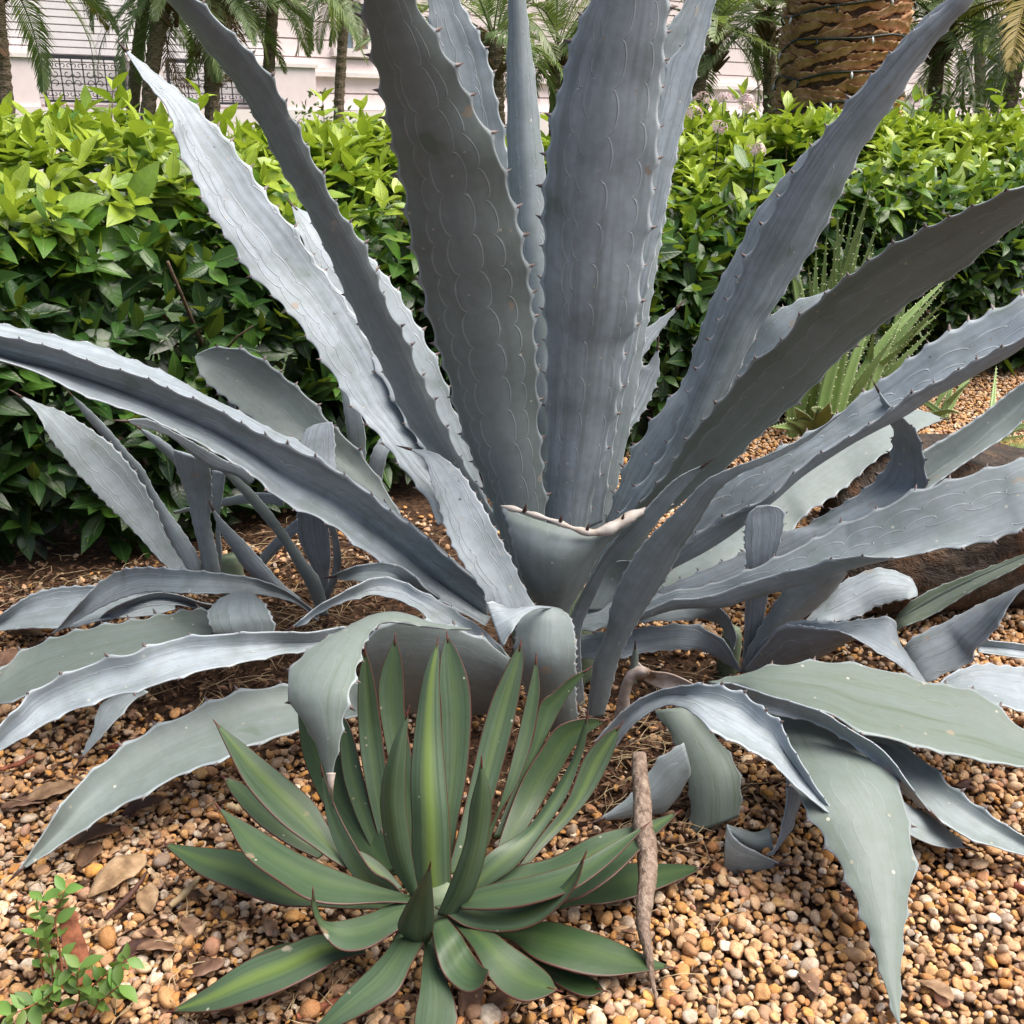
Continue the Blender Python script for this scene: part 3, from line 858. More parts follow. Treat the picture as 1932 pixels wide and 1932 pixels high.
ok = LO[:, 2] > 0.02
LO, LX, LN, LS, LA, LOUT = LO[ok], LX[ok], LN[ok], LS[ok], LA[ok], LOUT[ok]
LY = np.cross(LN, LX)
hu, hv, hz_ = project(LO + LX * LS[:, None] * 0.5)
fac = np.abs(((CAM - LO) / np.linalg.norm(CAM - LO, axis=1)[:, None] * LN).sum(1))
scr = (LS / hz_) ** 2 * fac
vis = (hu > 10) & (hu < 1920) & (hv > 215) & (hv < 1050) & (LOUT == 1) & (((LO[:, :2] - HD0) @ HNRM) > 0.0)
vis &= ~((hu > 480) & (hu < 1300)) & ~((hv > 620) & (hu > 120))
ci_ = np.where(vis)[0]
pick = ci_[np.argsort(-scr[ci_])[:300]]
hedge = thing('hedge', 'clipped broadleaf hedge with dark glossy leaves and yellow-green new growth on top', 'hedge', (float(HD0[0]), float(HD0[1]), 0.0))
def leaf_geo(i, k):
    tv = TM[k][0] * LS[i]
    return LO[i] + tv[:, :1] * LX[i] + tv[:, 1:2] * LY[i] + tv[:, 2:3] * LN[i]
kinds = gen.integers(0, len(TM), len(LO))
isp = np.zeros(len(LO), bool); isp[pick] = True
for i in pick:
    k = kinds[i]
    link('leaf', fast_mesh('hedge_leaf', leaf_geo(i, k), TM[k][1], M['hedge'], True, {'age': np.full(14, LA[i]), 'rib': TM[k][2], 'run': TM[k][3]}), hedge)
VV = []; TT = []; AA = []; RB = []; RN = []; nb = 0
for k in range(len(TM)):
    m = np.where((kinds == k) & ~isp)[0]
    tv = TM[k][0][None] * LS[m][:, None, None]
    g_ = LO[m][:, None] + tv[..., :1] * LX[m][:, None] + tv[..., 1:2] * LY[m][:, None] + tv[..., 2:3] * LN[m][:, None]
    VV.append(g_.reshape(-1, 3)); TT.append((TM[k][1][None] + (np.arange(len(m)) * 14)[:, None, None] + nb).reshape(-1, 3))
    AA.append(np.repeat(LA[m], 14)); RB.append(np.tile(TM[k][2], len(m))); RN.append(np.tile(TM[k][3], len(m))); nb += 14 * len(m)
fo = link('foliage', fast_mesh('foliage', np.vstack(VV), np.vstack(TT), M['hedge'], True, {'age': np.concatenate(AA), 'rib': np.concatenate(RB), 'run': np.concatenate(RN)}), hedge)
fo['kind'] = 'stuff'
# woody framework inside the hedge
b = Bag()
for i in range(150):
    s0 = gen.uniform(HLEN0, HLEN1)
    d0 = gen.uniform(-0.75, -0.20)
    p0 = np.array([*(HD0 + HDIR * s0 + HNRM * d0), -0.02])
    p3 = p0 + np.array([gen.normal(0, 0.22), gen.normal(0, 0.22), gen.uniform(0.6, 0.95)])
    pm = (p0 + p3) / 2 + gen.normal(0, 0.06, 3)
    V, F = tube(resample([p0, pm, p3], 10), np.linspace(0.013, 0.004, 10), 6); b.add(V, F)
    for j in range(3):
        q = p0 + (p3 - p0) * gen.uniform(0.2, 0.7)
        e = q + np.array([HNRM[0], HNRM[1], 0.6]) * gen.uniform(0.15, 0.4) + gen.normal(0, 0.1, 3)
        V, F = tube(resample([q, (q + e) / 2 + gen.normal(0, 0.02, 3), e], 6), np.linspace(0.006, 0.002, 6), 5); b.add(V, F)
for p0, p1 in stems:
    V, F = tube([p0, (p0 + p1) / 2, p1], [0.003, 0.0025, 0.0015], 5); b.add(V, F)
br = link('branches', mesh_from('branches', np.vstack(b.V), b.F, True, mats=[M['twig']]), hedge)
br['kind'] = 'stuff'
# ---------------------------------------------------------------- agave leaf builder
lrng = np.random.default_rng(3)
LEAVES = {}
TC = np.array([-1, -0.93, -0.8, -0.62, -0.42, -0.2, 0, 0.2, 0.42, 0.62, 0.8, 0.93, 1.0])

def leaf(parent, key, L, R, Y=None, H=None, Mp=None, oL=0, oR=0, oM=0, c=0.0, g=0.1, g2=None, sp=0.050, ts=0.0115, th=0.018,
         tip=True, mat='agave', spine='spine', pw=1.7, wave=0.0016, slen=0.022, tooth='tooth', step=0.006, name='leaf', curl=0.0):
    # length estimate to choose the number of rows
    n0 = 24
    Lr, Rr = resample(L, n0), resample(R, n0)
    Mr = resample(Mp, n0) if Mp is not None else (Lr + Rr) / 2
    def solve(n):
        Lp, Rp = resample(L, n), resample(R, n)
        mp = resample(Mp, n) if Mp is not None else (Lp + Rp) / 2
        wpx = np.linalg.norm(Rp - Lp, axis=1); f = np.clip(wpx / (wpx.max() * 0.5 + 1e-6), 0, 1)
        a, b_, m_ = series(oL, n) * f, series(oR, n) * f, series(oM, n) * f
        if Y is not None:
            y = series(Y, n)
            PL, PR = at_y(Lp, y + a), at_y(Rp, y + b_)
            w = np.linalg.norm(PR - PL, axis=1)
            PM = at_y(mp, y + m_ + c * w)
        else:
            h = series(H, n)
            PL, PR = at_h(Lp, h + a), at_h(Rp, h + b_)
            w = np.linalg.norm(PR - PL, axis=1)
            PM = at_h(mp, h + m_ - c * w)
        return PL, PM, PR
    PL, PM, PR = solve(n0)
    length = np.linalg.norm(np.diff(PM, axis=0), axis=1).sum()
    n = int(np.clip(length / step, 24, 260))
    PL, PM, PR = solve(n)
    C = TC[None, :, None]
    chord = (PL[:, None] * (1 - C) + PR[:, None] * (1 + C)) / 2
    P = chord + (PM - (PL + PR) / 2)[:, None] * (1 - np.abs(C) ** pw)
    s = np.linspace(0, 1, n)
    # normals
    ds = np.gradient(P, axis=0); dt = np.gradient(P, axis=1)
    nm = unit(np.cross(ds, dt))
    nm[~np.isfinite(nm)] = 0
    w = np.linalg.norm(PR - PL, axis=1)
    # slow irregular undulation, stronger at the margins
    ph = lrng.uniform(0, 6, 6); fr = lrng.uniform(1.0, 2.4, 3)
    und = np.zeros((n, len(TC)))
    for k in range(3):
        und += np.sin(2 * math.pi * fr[k] * length * s[:, None] * (1.3 + k) + ph[k] + TC[None] * ph[k + 3] * 0.4)
    P = P + nm * (und * wave * np.clip(w / 0.10, 0.15, 1)[:, None] * (0.35 + 0.65 * np.abs(TC[None]) ** 2))[..., None]
    # margins: mamillate bumps carrying teeth
    arc = np.concatenate([[0], np.cumsum(np.linalg.norm(np.diff(PM, axis=0), axis=1))])
    spikes = []
    if sp:
        for col_, nb_ in ((0, 2), (len(TC) - 1, len(TC) - 3)):
            out = unit(P[:, col_] - P[:, nb_])
            tng = unit(np.gradient(P[:, col_], axis=0))
            disp = np.zeros(n)
            pos = length * 0.05 + lrng.uniform(0, sp)
            while pos < length * 0.96:
                i = int(np.clip(np.searchsorted(arc, pos), 1, n - 2))
                fz = np.clip(w[i] / 0.09, 0.3, 1.0) * lrng.uniform(0.7, 1.2)
                disp += ts * 0.85 * fz * np.exp(-np.abs((arc - pos) / (0.24 * sp * max(fz, 0.6))) ** 1.5)
                spikes.append((col_, i, ts * fz, out, tng))
                pos += sp * lrng.uniform(0.75, 1.25) * (1.25 - 0.5 * pos / length)
            disp -= ts * 0.2 * np.clip(w / 0.09, 0.2, 1)
            P[:, col_] += out * disp[:, None]
            inn = 1 if col_ == 0 else len(TC) - 2
            P[:, inn] += out * (disp * 0.35)[:, None]
    thick = th * (1 - 0.72 * s)[:, None] * (1 - np.abs(TC[None]) ** 2.4) * np.clip(w / 0.05, 0.12, 1)[:, None] + 0.0018
    A = P + nm * thick[..., None] / 2
    B = P - nm * thick[..., None] / 2
    nc = len(TC)
    V = np.vstack([A.reshape(-1, 3), B.reshape(-1, 3)])
    uvA = np.stack([np.repeat(arc, nc), np.tile(TC * 0.5 + 0.5, n)], 1)
    uv = np.vstack([uvA, uvA])
    F = []
    off = n * nc
    for i in range(n - 1):
        r = i * nc
        for k in range(nc - 1):
            F.append((r + k, r + nc + k, r + nc + k + 1, r + k + 1))
            F.append((off + r + k, off + r + k + 1, off + r + nc + k + 1, off + r + nc + k))
        F.append((r, off + r, off + r + nc, r + nc))
        q = r + nc - 1
        F.append((q, q + nc, off + q + nc, off + q))
    for k in range(nc - 1):
        F.append((k, k + 1, off + k + 1, off + k))
        q = (n - 1) * nc + k
        F.append((q, off + q, off + q + 1, q + 1))
    mi = [0] * len(F)
    # teeth
    TV = []; tb = len(V); tuv = []
    for col_, i, sz, out, tng in spikes:
        base = P[i, col_]; o_ = out[i]; t_ = tng[i]; nn = nm[i, col_]
        d = o_ + t_ * lrng.uniform(0.05, 0.6) + nn * lrng.normal(0, 0.15)
        d /= np.linalg.norm(d)
        rb = sz * 0.34
        q = base - o_ * sz * 0.15
        TV += [q + t_ * rb, q + nn * rb * 0.45, q - t_ * rb, q - nn * rb * 0.45, q + d * sz * 0.62 + t_ * rb * 0.18, q + d * sz]
        for a_, b_ in ((0, 1), (1, 2), (2, 3), (3, 0)):
            F.append((tb + a_, tb + b_, tb + 5)); mi.append(1)
        tb += 6; tuv += [(0, 0)] * 6
    if TV:
        V = np.vstack([V, np.array(TV)]); uv = np.vstack([uv, np.array(tuv)])
    me = mesh_from(name, V, F, True, uv, [M[mat], M[tooth]], mi)
    o = link(name, me, parent)
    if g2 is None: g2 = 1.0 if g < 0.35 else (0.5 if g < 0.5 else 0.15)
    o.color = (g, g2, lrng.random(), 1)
    if tip:
        a_, b_ = P[-1].mean(0), P[max(0, n - 4)].mean(0)
        d = unit(a_ - b_)
        r0 = max(0.0012, min(0.0035 if mat == 'agave' else 0.0018, np.linalg.norm(P[-3, -1] - P[-3, 0]) / 2 * 1.1))
        V_, F_ = tube([a_ - d * 0.012, a_ - d * 0.004, a_ + d * slen * 0.5, a_ + d * slen], [r0 * 1.0, r0 * 0.95, r0 * 0.5, 0.0002], 6)
        so = link('spine', mesh_from('spine', V_, F_, True, mats=[M[spine]]), o); so.location = (0, 0, 0)
    LEAVES[key] = dict(A=A, B=B, nm=nm, obj=o, length=length, P=P, w=w.max())
    return o

def agv(name, label, base_px, y, group=None):
    b = at_y([base_px], y)[0]; b[2] = float(gz(b[0], b[1]))
    return thing(name, label, 'agave', tuple(float(q) for q in b), group)

big = thing('blue_agave', 'huge blue-grey agave with long toothed leaves in the middle of the bed', 'agave', (0.085, 1.93, 0.0))
lpup = thing('blue_agave', 'smaller blue-grey agave tucked between the hedge and the huge agave', 'agave', (-0.66, 2.22, 0.0))
rpup = thing('blue_agave', 'smaller blue-grey agave beside the dark boulder with folded leaf tips', 'agave', (0.46, 1.95, 0.0))
grn = thing('green_agave', 'compact dark green agave with red-brown leaf margins on the gravel', 'agave', (-0.115, 1.16, 0.0))

def bl(key, L, R, **k): return leaf(big, key, L, R, **k)
# ---- upright leaves of the big agave (pixel outlines base -> tip, world depth in metres)
bl('A3', [(985, 1060), (985, 850), (975, 600), (962, 420), (957, 300), (958, 133), (959, 0), (962, -120), (972, -300)],
   [(1075, 1060), (1075, 850), (1060, 600), (1040, 420), (1026, 300), (1006, 120), (992, 0), (985, -120), (973, -300)], Y=[2.02, 2.04, 2.06, 2.06], c=-0.30, g=0.30, sp=0.075, ts=0.007)
bl('A4', [(930, 1000), (905, 700), (870, 430), (838, 200), (815, 60), (806, 0), (800, -120), (805, -330)],
   [(1010, 1000), (1000, 700), (975, 420), (957, 290), (919, 107), (867, 0), (840, -90), (806, -330)], Y=[2.03, 2.12, 2.22, 2.32], c=0.10, g=0.22)
bl('A5b', [(1085, 1080), (1150, 800), (1200, 500), (1235, 200), (1249, 73), (1277, 30), (1300, -10), (1330, -90), (1380, -250)],
   [(1125, 1080), (1190, 800), (1240, 500), (1290, 200), (1310, 80), (1325, 20), (1335, -30), (1350, -90), (1381, -250)], Y=[2.1, 2.2, 2.35, 2.45], c=0.08, g=0.32)
bl('A5', [(1090, 1000), (1120, 800), (1170, 560), (1215, 330), (1247, 183), (1264, 113), (1288, 87), (1308, 30), (1330, -20), (1350, -90), (1390, -260)],
   [(1137, 985), (1164, 804), (1196, 677), (1211, 600), (1231, 500), (1251, 417), (1271, 317), (1288, 240), (1321, 117), (1350, 0), (1368, -90), (1391, -260)], Y=[2.0, 2.06, 2.14, 2.22], c=0.10, g=0.05)
bl('A2', [(1036, 1110), (1032, 1020), (1028, 961), (1031, 894), (1032, 811), (1031, 727), (1029, 620), (1027, 550), (1027, 440), (1029, 360), (1038, 267), (1058, 160), (1086, 77), (1114, 0), (1150, -100), (1210, -300)],
   [(1086, 1110), (1106, 1010), (1127, 911), (1150, 811), (1166, 744), (1178, 661), (1194, 617), (1211, 517), (1224, 417), (1234, 317), (1241, 233), (1249, 133), (1252, 67), (1257, 0), (1252, -100), (1212, -300)],
   Y=[1.95, 1.90, 1.84, 1.78, 1.72], c=-0.16, g=0.05, g2=1.0, pw=1.5, sp=0.056, ts=0.012)
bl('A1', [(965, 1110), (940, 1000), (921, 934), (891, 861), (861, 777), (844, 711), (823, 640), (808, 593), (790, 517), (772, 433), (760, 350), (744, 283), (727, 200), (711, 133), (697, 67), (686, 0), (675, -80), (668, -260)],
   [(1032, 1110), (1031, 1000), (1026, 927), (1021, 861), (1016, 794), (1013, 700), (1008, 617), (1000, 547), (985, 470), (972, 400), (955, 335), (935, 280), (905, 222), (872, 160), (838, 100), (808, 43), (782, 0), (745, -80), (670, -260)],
   Y=[1.93, 1.86, 1.73, 1.58, 1.42], c=-0.10, g=0.55, g2=1.0, pw=1.5, sp=0.058, ts=0.013)  # g raised: shade of the overhanging underside painted into the skin
# ---- left fan
bl('A14', [(824, 990), (804, 937), (761, 884), (717, 824), (677, 777), (640, 722), (567, 620), (527, 570), (483, 520), (440, 463), (403, 413), (377, 360), (353, 313), (338, 277), (327, 230), (310, 197), (267, 143), (232, 90)],
   [(915, 985), (880, 935), (830, 880), (771, 790), (731, 717), (694, 644), (640, 550), (600, 500), (560, 440), (530, 403), (493, 360), (473, 323), (450, 293), (420, 257), (383, 217), (347, 180), (300, 143), (231, 87)],
   Y=[1.95, 2.0, 2.05, 2.12], oL=-0.03, oR=0.03, c=0.10, g=0.0)
bl('A15b', [(880, 960), (780, 820), (700, 680), (640, 580), (590, 500), (562, 435), (550, 390)], [(921, 950), (911, 911), (891, 857), (874, 807), (857, 774), (834, 707), (801, 644), (767, 580), (727, 520), (690, 478), (630, 430), (555, 388)],
   Y=[1.99, 2.02, 2.08, 2.14], oL=-0.03, oR=0.04, c=0.08, g=0.1)
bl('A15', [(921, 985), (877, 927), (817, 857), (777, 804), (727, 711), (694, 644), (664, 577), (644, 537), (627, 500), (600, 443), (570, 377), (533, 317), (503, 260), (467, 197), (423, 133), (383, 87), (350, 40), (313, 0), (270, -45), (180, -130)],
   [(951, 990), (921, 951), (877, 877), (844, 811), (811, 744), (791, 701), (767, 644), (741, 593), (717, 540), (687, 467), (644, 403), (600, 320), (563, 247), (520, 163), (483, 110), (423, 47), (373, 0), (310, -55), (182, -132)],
   Y=[1.93, 1.86, 1.77, 1.68, 1.62], oL=0.03, oR=-0.02, c=-0.10, g=0.4, g2=0.8)  # g raised to paint in the shade on its underside
bl('A13b', [(905, 1105), (820, 1030), (740, 960), (633, 886), (587, 852), (533, 820), (447, 773), (400, 750), (318, 708), (260, 684), (175, 652), (110, 636), (47, 626), (0, 612), (-80, 590), (-200, 575)],
   [(925, 1130), (850, 1070), (760, 1000), (660, 925), (590, 880), (467, 815), (397, 775), (323, 745), (265, 722), (188, 697), (118, 672), (60, 655), (0, 640), (-80, 615), (-201, 577)],
   Y=[1.94, 1.88, 1.78, 1.70], oL=0.04, oR=-0.05, c=0.06, g=0.0)
bl('A13', [(917, 1111), (884, 1081), (827, 1034), (761, 981), (697, 931), (644, 897), (590, 862), (533, 838), (467, 804), (397, 764), (323, 734), (265, 712), (188, 687), (118, 662), (50, 642), (0, 632), (-90, 612), (-230, 600)],
   [(915, 1182), (844, 1140), (777, 1104), (711, 1054), (640, 1003), (573, 968), (527, 940), (480, 900), (420, 860), (340, 818), (277, 787), (230, 774), (177, 754), (130, 731), (77, 707), (27, 687), (-60, 660), (-231, 602)],
   Mp=[(921, 1167), (831, 1100), (744, 1030), (644, 957), (540, 900), (440, 835), (340, 785), (260, 752), (180, 722), (100, 700), (27, 684), (-60, 655), (-231, 601)],
   Y=[1.86, 1.80, 1.72, 1.63], oL=-0.03, oR=-0.045, oM=0.02, g=0.1, pw=1.15)
bl('A16', [(640, 905), (560, 850), (470, 785), (400, 730), (375, 700), (367, 674)], [(761, 985), (727, 921), (704, 887), (664, 837), (613, 787), (583, 751), (510, 691), (473, 667), (443, 657), (400, 657), (372, 668)],
   Y=[2.12, 2.20, 2.26, 2.28], oL=-0.02, oR=0.0, c=0.05, g=0.6, tip=False)
# ---- right fan
bl('A6b', [(1095, 1100), (1137, 1000), (1164, 927), (1191, 856), (1213, 824), (1246, 776), (1288, 721), (1315, 640), (1341, 567), (1375, 500), (1401, 453), (1421, 410), (1451, 370), (1475, 338), (1501, 308), (1528, 277), (1565, 245), (1612, 182), (1638, 152), (1685, 97), (1725, 53), (1768, 12), (1791, -5), (1850, -70)],
   [(1130, 1100), (1190, 1000), (1240, 940), (1288, 870), (1340, 760), (1381, 640), (1430, 500), (1480, 400), (1530, 320), (1590, 240), (1660, 150), (1730, 70), (1790, 10), (1851, -71)],
   Y=[2.0, 1.96, 1.90, 1.80], oL=0.02, oR=0.0, c=0.06, g=0.05)
bl('A6', [(1105, 1110), (1150, 1010), (1191, 937), (1255, 851), (1288, 775), (1305, 731), (1325, 687), (1351, 620), (1381, 553), (1415, 480), (1455, 403), (1505, 320), (1555, 250), (1608, 187), (1651, 137), (1691, 93), (1731, 53), (1778, 14), (1820, -30), (1900, -120)],
   [(1150, 1110), (1215, 1010), (1288, 900), (1340, 800), (1385, 710), (1435, 617), (1465, 580), (1488, 537), (1521, 483), (1548, 437), (1571, 390), (1588, 357), (1621, 290), (1665, 227), (1698, 180), (1728, 130), (1765, 80), (1808, 33), (1838, 0), (1901, -121)],
   Y=[1.97, 1.91, 1.83, 1.74, 1.68], oL=-0.01, oR=0.02, c=-0.16, g=0.0, pw=1.25)
bl('A7b', [(1200, 985), (1288, 850), (1351, 745), (1388, 694), (1425, 630), (1449, 597), (1490, 575), (1528, 560), (1571, 548), (1600, 540)],
   [(1230, 985), (1310, 880), (1400, 760), (1470, 680), (1530, 630), (1570, 590), (1602, 541)], Y=[1.99, 1.95, 1.90], oL=0.03, oR=-0.03, c=0.06, g=0.22, tip=False)
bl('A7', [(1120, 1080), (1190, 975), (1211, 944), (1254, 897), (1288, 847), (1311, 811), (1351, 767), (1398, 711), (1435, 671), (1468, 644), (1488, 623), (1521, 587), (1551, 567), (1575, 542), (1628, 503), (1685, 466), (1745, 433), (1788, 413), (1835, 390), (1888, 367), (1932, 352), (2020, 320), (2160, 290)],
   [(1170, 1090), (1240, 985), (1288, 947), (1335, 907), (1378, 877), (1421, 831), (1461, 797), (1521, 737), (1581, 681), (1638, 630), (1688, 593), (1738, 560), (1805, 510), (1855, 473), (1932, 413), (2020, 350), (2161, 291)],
   Y=[1.93, 1.82, 1.68, 1.55, 1.46], oL=-0.045, oR=0.04, c=-0.06, g=0.75, g2=0.7, pw=1.5)  # high g darkens the skin, painting the shaded underside
bl('A8', [(1170, 1090), (1275, 1000), (1331, 935), (1400, 890), (1470, 850), (1541, 808), (1581, 784), (1608, 757), (1635, 741), (1675, 707), (1721, 674), (1761, 644), (1801, 627), (1851, 600), (1905, 573), (1932, 563), (2030, 530), (2200, 500)],
   [(1170, 1110), (1265, 1045), (1321, 1004), (1388, 964), (1455, 934), (1521, 877), (1588, 831), (1660, 785), (1720, 745), (1788, 711), (1850, 678), (1905, 651), (1960, 620), (2060, 560), (2201, 501)],
   Mp=[(1180, 1120), (1265, 1065), (1331, 1031), (1388, 994), (1438, 951), (1501, 897), (1571, 851), (1638, 811), (1705, 777), (1755, 744), (1808, 717), (1855, 691), (1905, 664), (1960, 625), (2060, 560), (2201, 501)],
   Y=[1.90, 1.86, 1.80, 1.74], oL=0.05, oR=-0.045, oM=0.0, g=0.08, pw=1.5)
bl('A19', [(1154, 850), (1154, 837), (1157, 804), (1174, 751), (1197, 697), (1224, 687), (1241, 652)], [(1160, 850), (1166, 832), (1197, 801), (1218, 770), (1231, 744), (1244, 701), (1241, 652)], Y=[2.25, 2.3, 2.32], c=0.06, g=0.0, sp=0.03)
bl('A20', [(1190, 760), (1198, 690), (1207, 635), (1240, 605), (1281, 577)], [(1196, 760), (1205, 692), (1222, 660), (1250, 620), (1281, 577)], Y=[2.28, 2.34, 2.38], c=0.05, g=0.05, sp=0.04)
bl('A21', [(1180, 1130), (1290, 1060), (1360, 1000), (1438, 925), (1571, 832), (1660, 785), (1730, 775), (1781, 789)], [(1200, 1150), (1300, 1095), (1400, 1050), (1488, 1005), (1521, 967), (1565, 940), (1605, 910), (1650, 872), (1728, 814), (1781, 792)],
   Y=[1.98, 2.08, 2.2, 2.32], oL=0.06, oR=-0.05, c=0.05, g=0.55)
bl('A23', [(1190, 1140), (1270, 1100), (1340, 1070), (1408, 1040), (1475, 1005), (1515, 995), (1555, 970), (1621, 932), (1668, 890), (1683, 845), (1684, 808), (1671, 777), (1653, 731)],
   [(1200, 1155), (1280, 1130), (1400, 1090), (1521, 1032), (1598, 995), (1655, 968), (1715, 938), (1750, 921), (1745, 871), (1728, 817), (1701, 787), (1675, 761), (1654, 731)],
   Y=[1.88, 1.88, 1.87, 1.86, 1.84], oL=0.03, oR=-0.03, c=0.14, g=0.06, sp=0.04)
bl('A22', [(1190, 1150), (1265, 1116), (1331, 1105), (1408, 1077), (1461, 1054), (1521, 1024), (1598, 987), (1655, 964), (1711, 934), (1781, 911), (1855, 887), (1932, 867), (2040, 850), (2220, 860)],
   [(1190, 1165), (1265, 1132), (1331, 1126), (1405, 1101), (1488, 1077), (1571, 1057), (1648, 1049), (1721, 1045), (1805, 1032), (1888, 1012), (1932, 995), (2040, 940), (2221, 862)],
   Mp=[(1195, 1170), (1280, 1145), (1365, 1141), (1398, 1131), (1455, 1114), (1521, 1094), (1588, 1072), (1648, 1052), (1721, 1020), (1805, 985), (1888, 955), (1932, 935), (2040, 900), (2221, 861)],
   Y=[1.80, 1.75, 1.70, 1.66, 1.64], oL=0.06, oR=-0.05, oM=0.0, g=0.28, pw=1.5, sp=0.06)
# ---- middle, in front of the heart
bl('A29', [(1070, 1345), (1068, 1250), (1075, 1170), (1111, 1094), (1150, 1030), (1200, 980), (1235, 942), (1280, 900), (1331, 875)], [(1105, 1345), (1097, 1250), (1098, 1185), (1122, 1127), (1150, 1075), (1195, 1030), (1245, 978), (1290, 922), (1332, 876)],
   Y=[1.80, 1.77, 1.72, 1.68], c=0.12, g=0.3, sp=0.022, ts=0.005)
bl('A10', [(1018, 1185), (1010, 1140), (994, 1112), (981, 1077), (967, 1027), (958, 985), (944, 954)], [(1068, 1185), (1078, 1141), (1111, 1091), (1137, 1040), (1165, 1008), (1210, 975), (1268, 950)],
   Mp=[(1040, 1190), (1044, 1145), (1052, 1105), (1062, 1068), (1075, 1035), (1092, 1015), (1112, 1003)],
   Y=[1.78, 1.74, 1.70, 1.70, 1.74], oL=0.02, oR=0.03, c=-0.10, g=0.5, tip=False, sp=0.022, ts=0.008, th=0.016)
bl('A28', [(1100, 1150), (1118, 1110), (1137, 1077), (1164, 1059), (1185, 1058)], [(1140, 1150), (1171, 1111), (1190, 1085), (1199, 1068), (1192, 1059)], Y=[1.85, 1.86, 1.84], c=0.05, g=0.5, tip=False, sp=0.03)
bl('A9', [(1105, 1350), (1114, 1288), (1121, 1244), (1142, 1194), (1154, 1137), (1174, 1087), (1207, 1034), (1237, 1001), (1288, 951), (1331, 907), (1385, 881), (1441, 861), (1501, 834), (1541, 811), (1572, 791)],
   [(1140, 1350), (1157, 1288), (1171, 1237), (1197, 1184), (1227, 1137), (1261, 1084), (1288, 1034), (1308, 1004), (1328, 971), (1355, 927), (1398, 894), (1441, 876), (1488, 853), (1535, 824), (1573, 792)],
   Y=[1.74, 1.70, 1.64, 1.58, 1.54], oL=0.0, oR=-0.01, c=-0.10, g=0.35, sp=0.028, ts=0.006)
bl('A11', [(925, 1160), (915, 1125), (900, 1101), (871, 1061), (847, 1011), (831, 961), (814, 911), (801, 866), (766, 846)], [(1020, 1165), (1010, 1145), (987, 1104), (964, 1054), (941, 1014), (924, 977), (897, 934), (874, 897), (847, 871), (814, 852), (767, 845)],
   Y=[1.66, 1.70, 1.77, 1.82], oL=-0.01, oR=0.01, c=0.10, g=0.12, sp=0.026, ts=0.007)
bl('A27b', [(1085, 1200), (1150, 1190), (1288, 1177), (1338, 1191), (1371, 1217), (1398, 1267)], [(1085, 1245), (1177, 1240), (1231, 1230), (1288, 1226), (1328, 1229), (1355, 1244), (1397, 1268)], H=[0.08, 0.11, 0.10, 0.04], oL=0.02, oR=-0.02, g=0.12, c=0.05, tip=False)
bl('A27', [(1085, 1142), (1170, 1126), (1288, 1121), (1331, 1127), (1368, 1154), (1390, 1194), (1385, 1225)], [(1085, 1192), (1177, 1178), (1288, 1171), (1321, 1168), (1355, 1178), (1375, 1207), (1383, 1226)], H=[0.16, 0.19, 0.18, 0.11], oL=0.02, oR=-0.02, g=0.30, c=0.05, tip=False)
bl('A12', [(1020, 1375), (988, 1290), (972, 1225), (977, 1180), (1000, 1155), (1030, 1146)], [(1090, 1375), (1086, 1300), (1085, 1215), (1076, 1170), (1058, 1150), (1034, 1144)],
   Y=[1.64, 1.60, 1.57, 1.59, 1.62], c=-0.16, g=0.5, tip=False, sp=0.016, ts=0.007)
bl('A12b', [(1040, 1147), (1012, 1150), (985, 1166), (965, 1195), (947, 1220)], [(1036, 1145), (1005, 1143), (965, 1150), (935, 1140), (916, 1136)],
   Y=[1.60, 1.56, 1.53, 1.52], oL=-0.02, oR=0.03, c=0.10, g=0.10, tip=False, sp=0.02, ts=0.006)
# ---- low leaves right
bl('B8', [(1335, 1285), (1365, 1281), (1450, 1260), (1560, 1250), (1680, 1266), (1761, 1290), (1835, 1305), (1881, 1335), (1905, 1358), (1932, 1378), (1990, 1420)],
   [(1340, 1290), (1391, 1291), (1461, 1315), (1555, 1345), (1621, 1381), (1701, 1401), (1788, 1421), (1855, 1431), (1932, 1448), (1985, 1450), (1991, 1425)], H=[0.20, 0.22, 0.20, 0.16, 0.12], oL=0.01, c=0.03, g=0.85, sp=0.07, tip=False, ts=0.012)
bl('C7', [(1600, 1375), (1635, 1386), (1688, 1395), (1748, 1438), (1788, 1481), (1835, 1515), (1888, 1551), (1932, 1578), (2010, 1625)], [(1600, 1390), (1655, 1425), (1710, 1490), (1781, 1553), (1835, 1585), (1881, 1600), (1932, 1615), (2010, 1627)], H=[0.14, 0.10, 0.07, 0.03], oL=0.015, c=0.10, g=0.45)
bl('C8', [(1690, 1500), (1710, 1516), (1755, 1535), (1788, 1565), (1828, 1599)], [(1690, 1540), (1718, 1571), (1735, 1585), (1771, 1598), (1828, 1600)], H=[0.09, 0.06, 0.03], c=0.06, g=0.35)
bl('C3', [(1440, 1345), (1470, 1380), (1490, 1440), (1505, 1500), (1518, 1527), (1555, 1581), (1588, 1641), (1621, 1715), (1645, 1775), (1661, 1835), (1681, 1895), (1697, 1945)],
   [(1540, 1362), (1588, 1388), (1631, 1421), (1678, 1468), (1705, 1508), (1715, 1548), (1721, 1588), (1725, 1638), (1718, 1681), (1708, 1738), (1701, 1808), (1698, 1871), (1698, 1945)], H=[0.13, 0.165, 0.14, 0.10, 0.06, 0.02], oL=0.0, oR=0.0, c=-0.05, g=0.75, sp=0.055, ts=0.013)
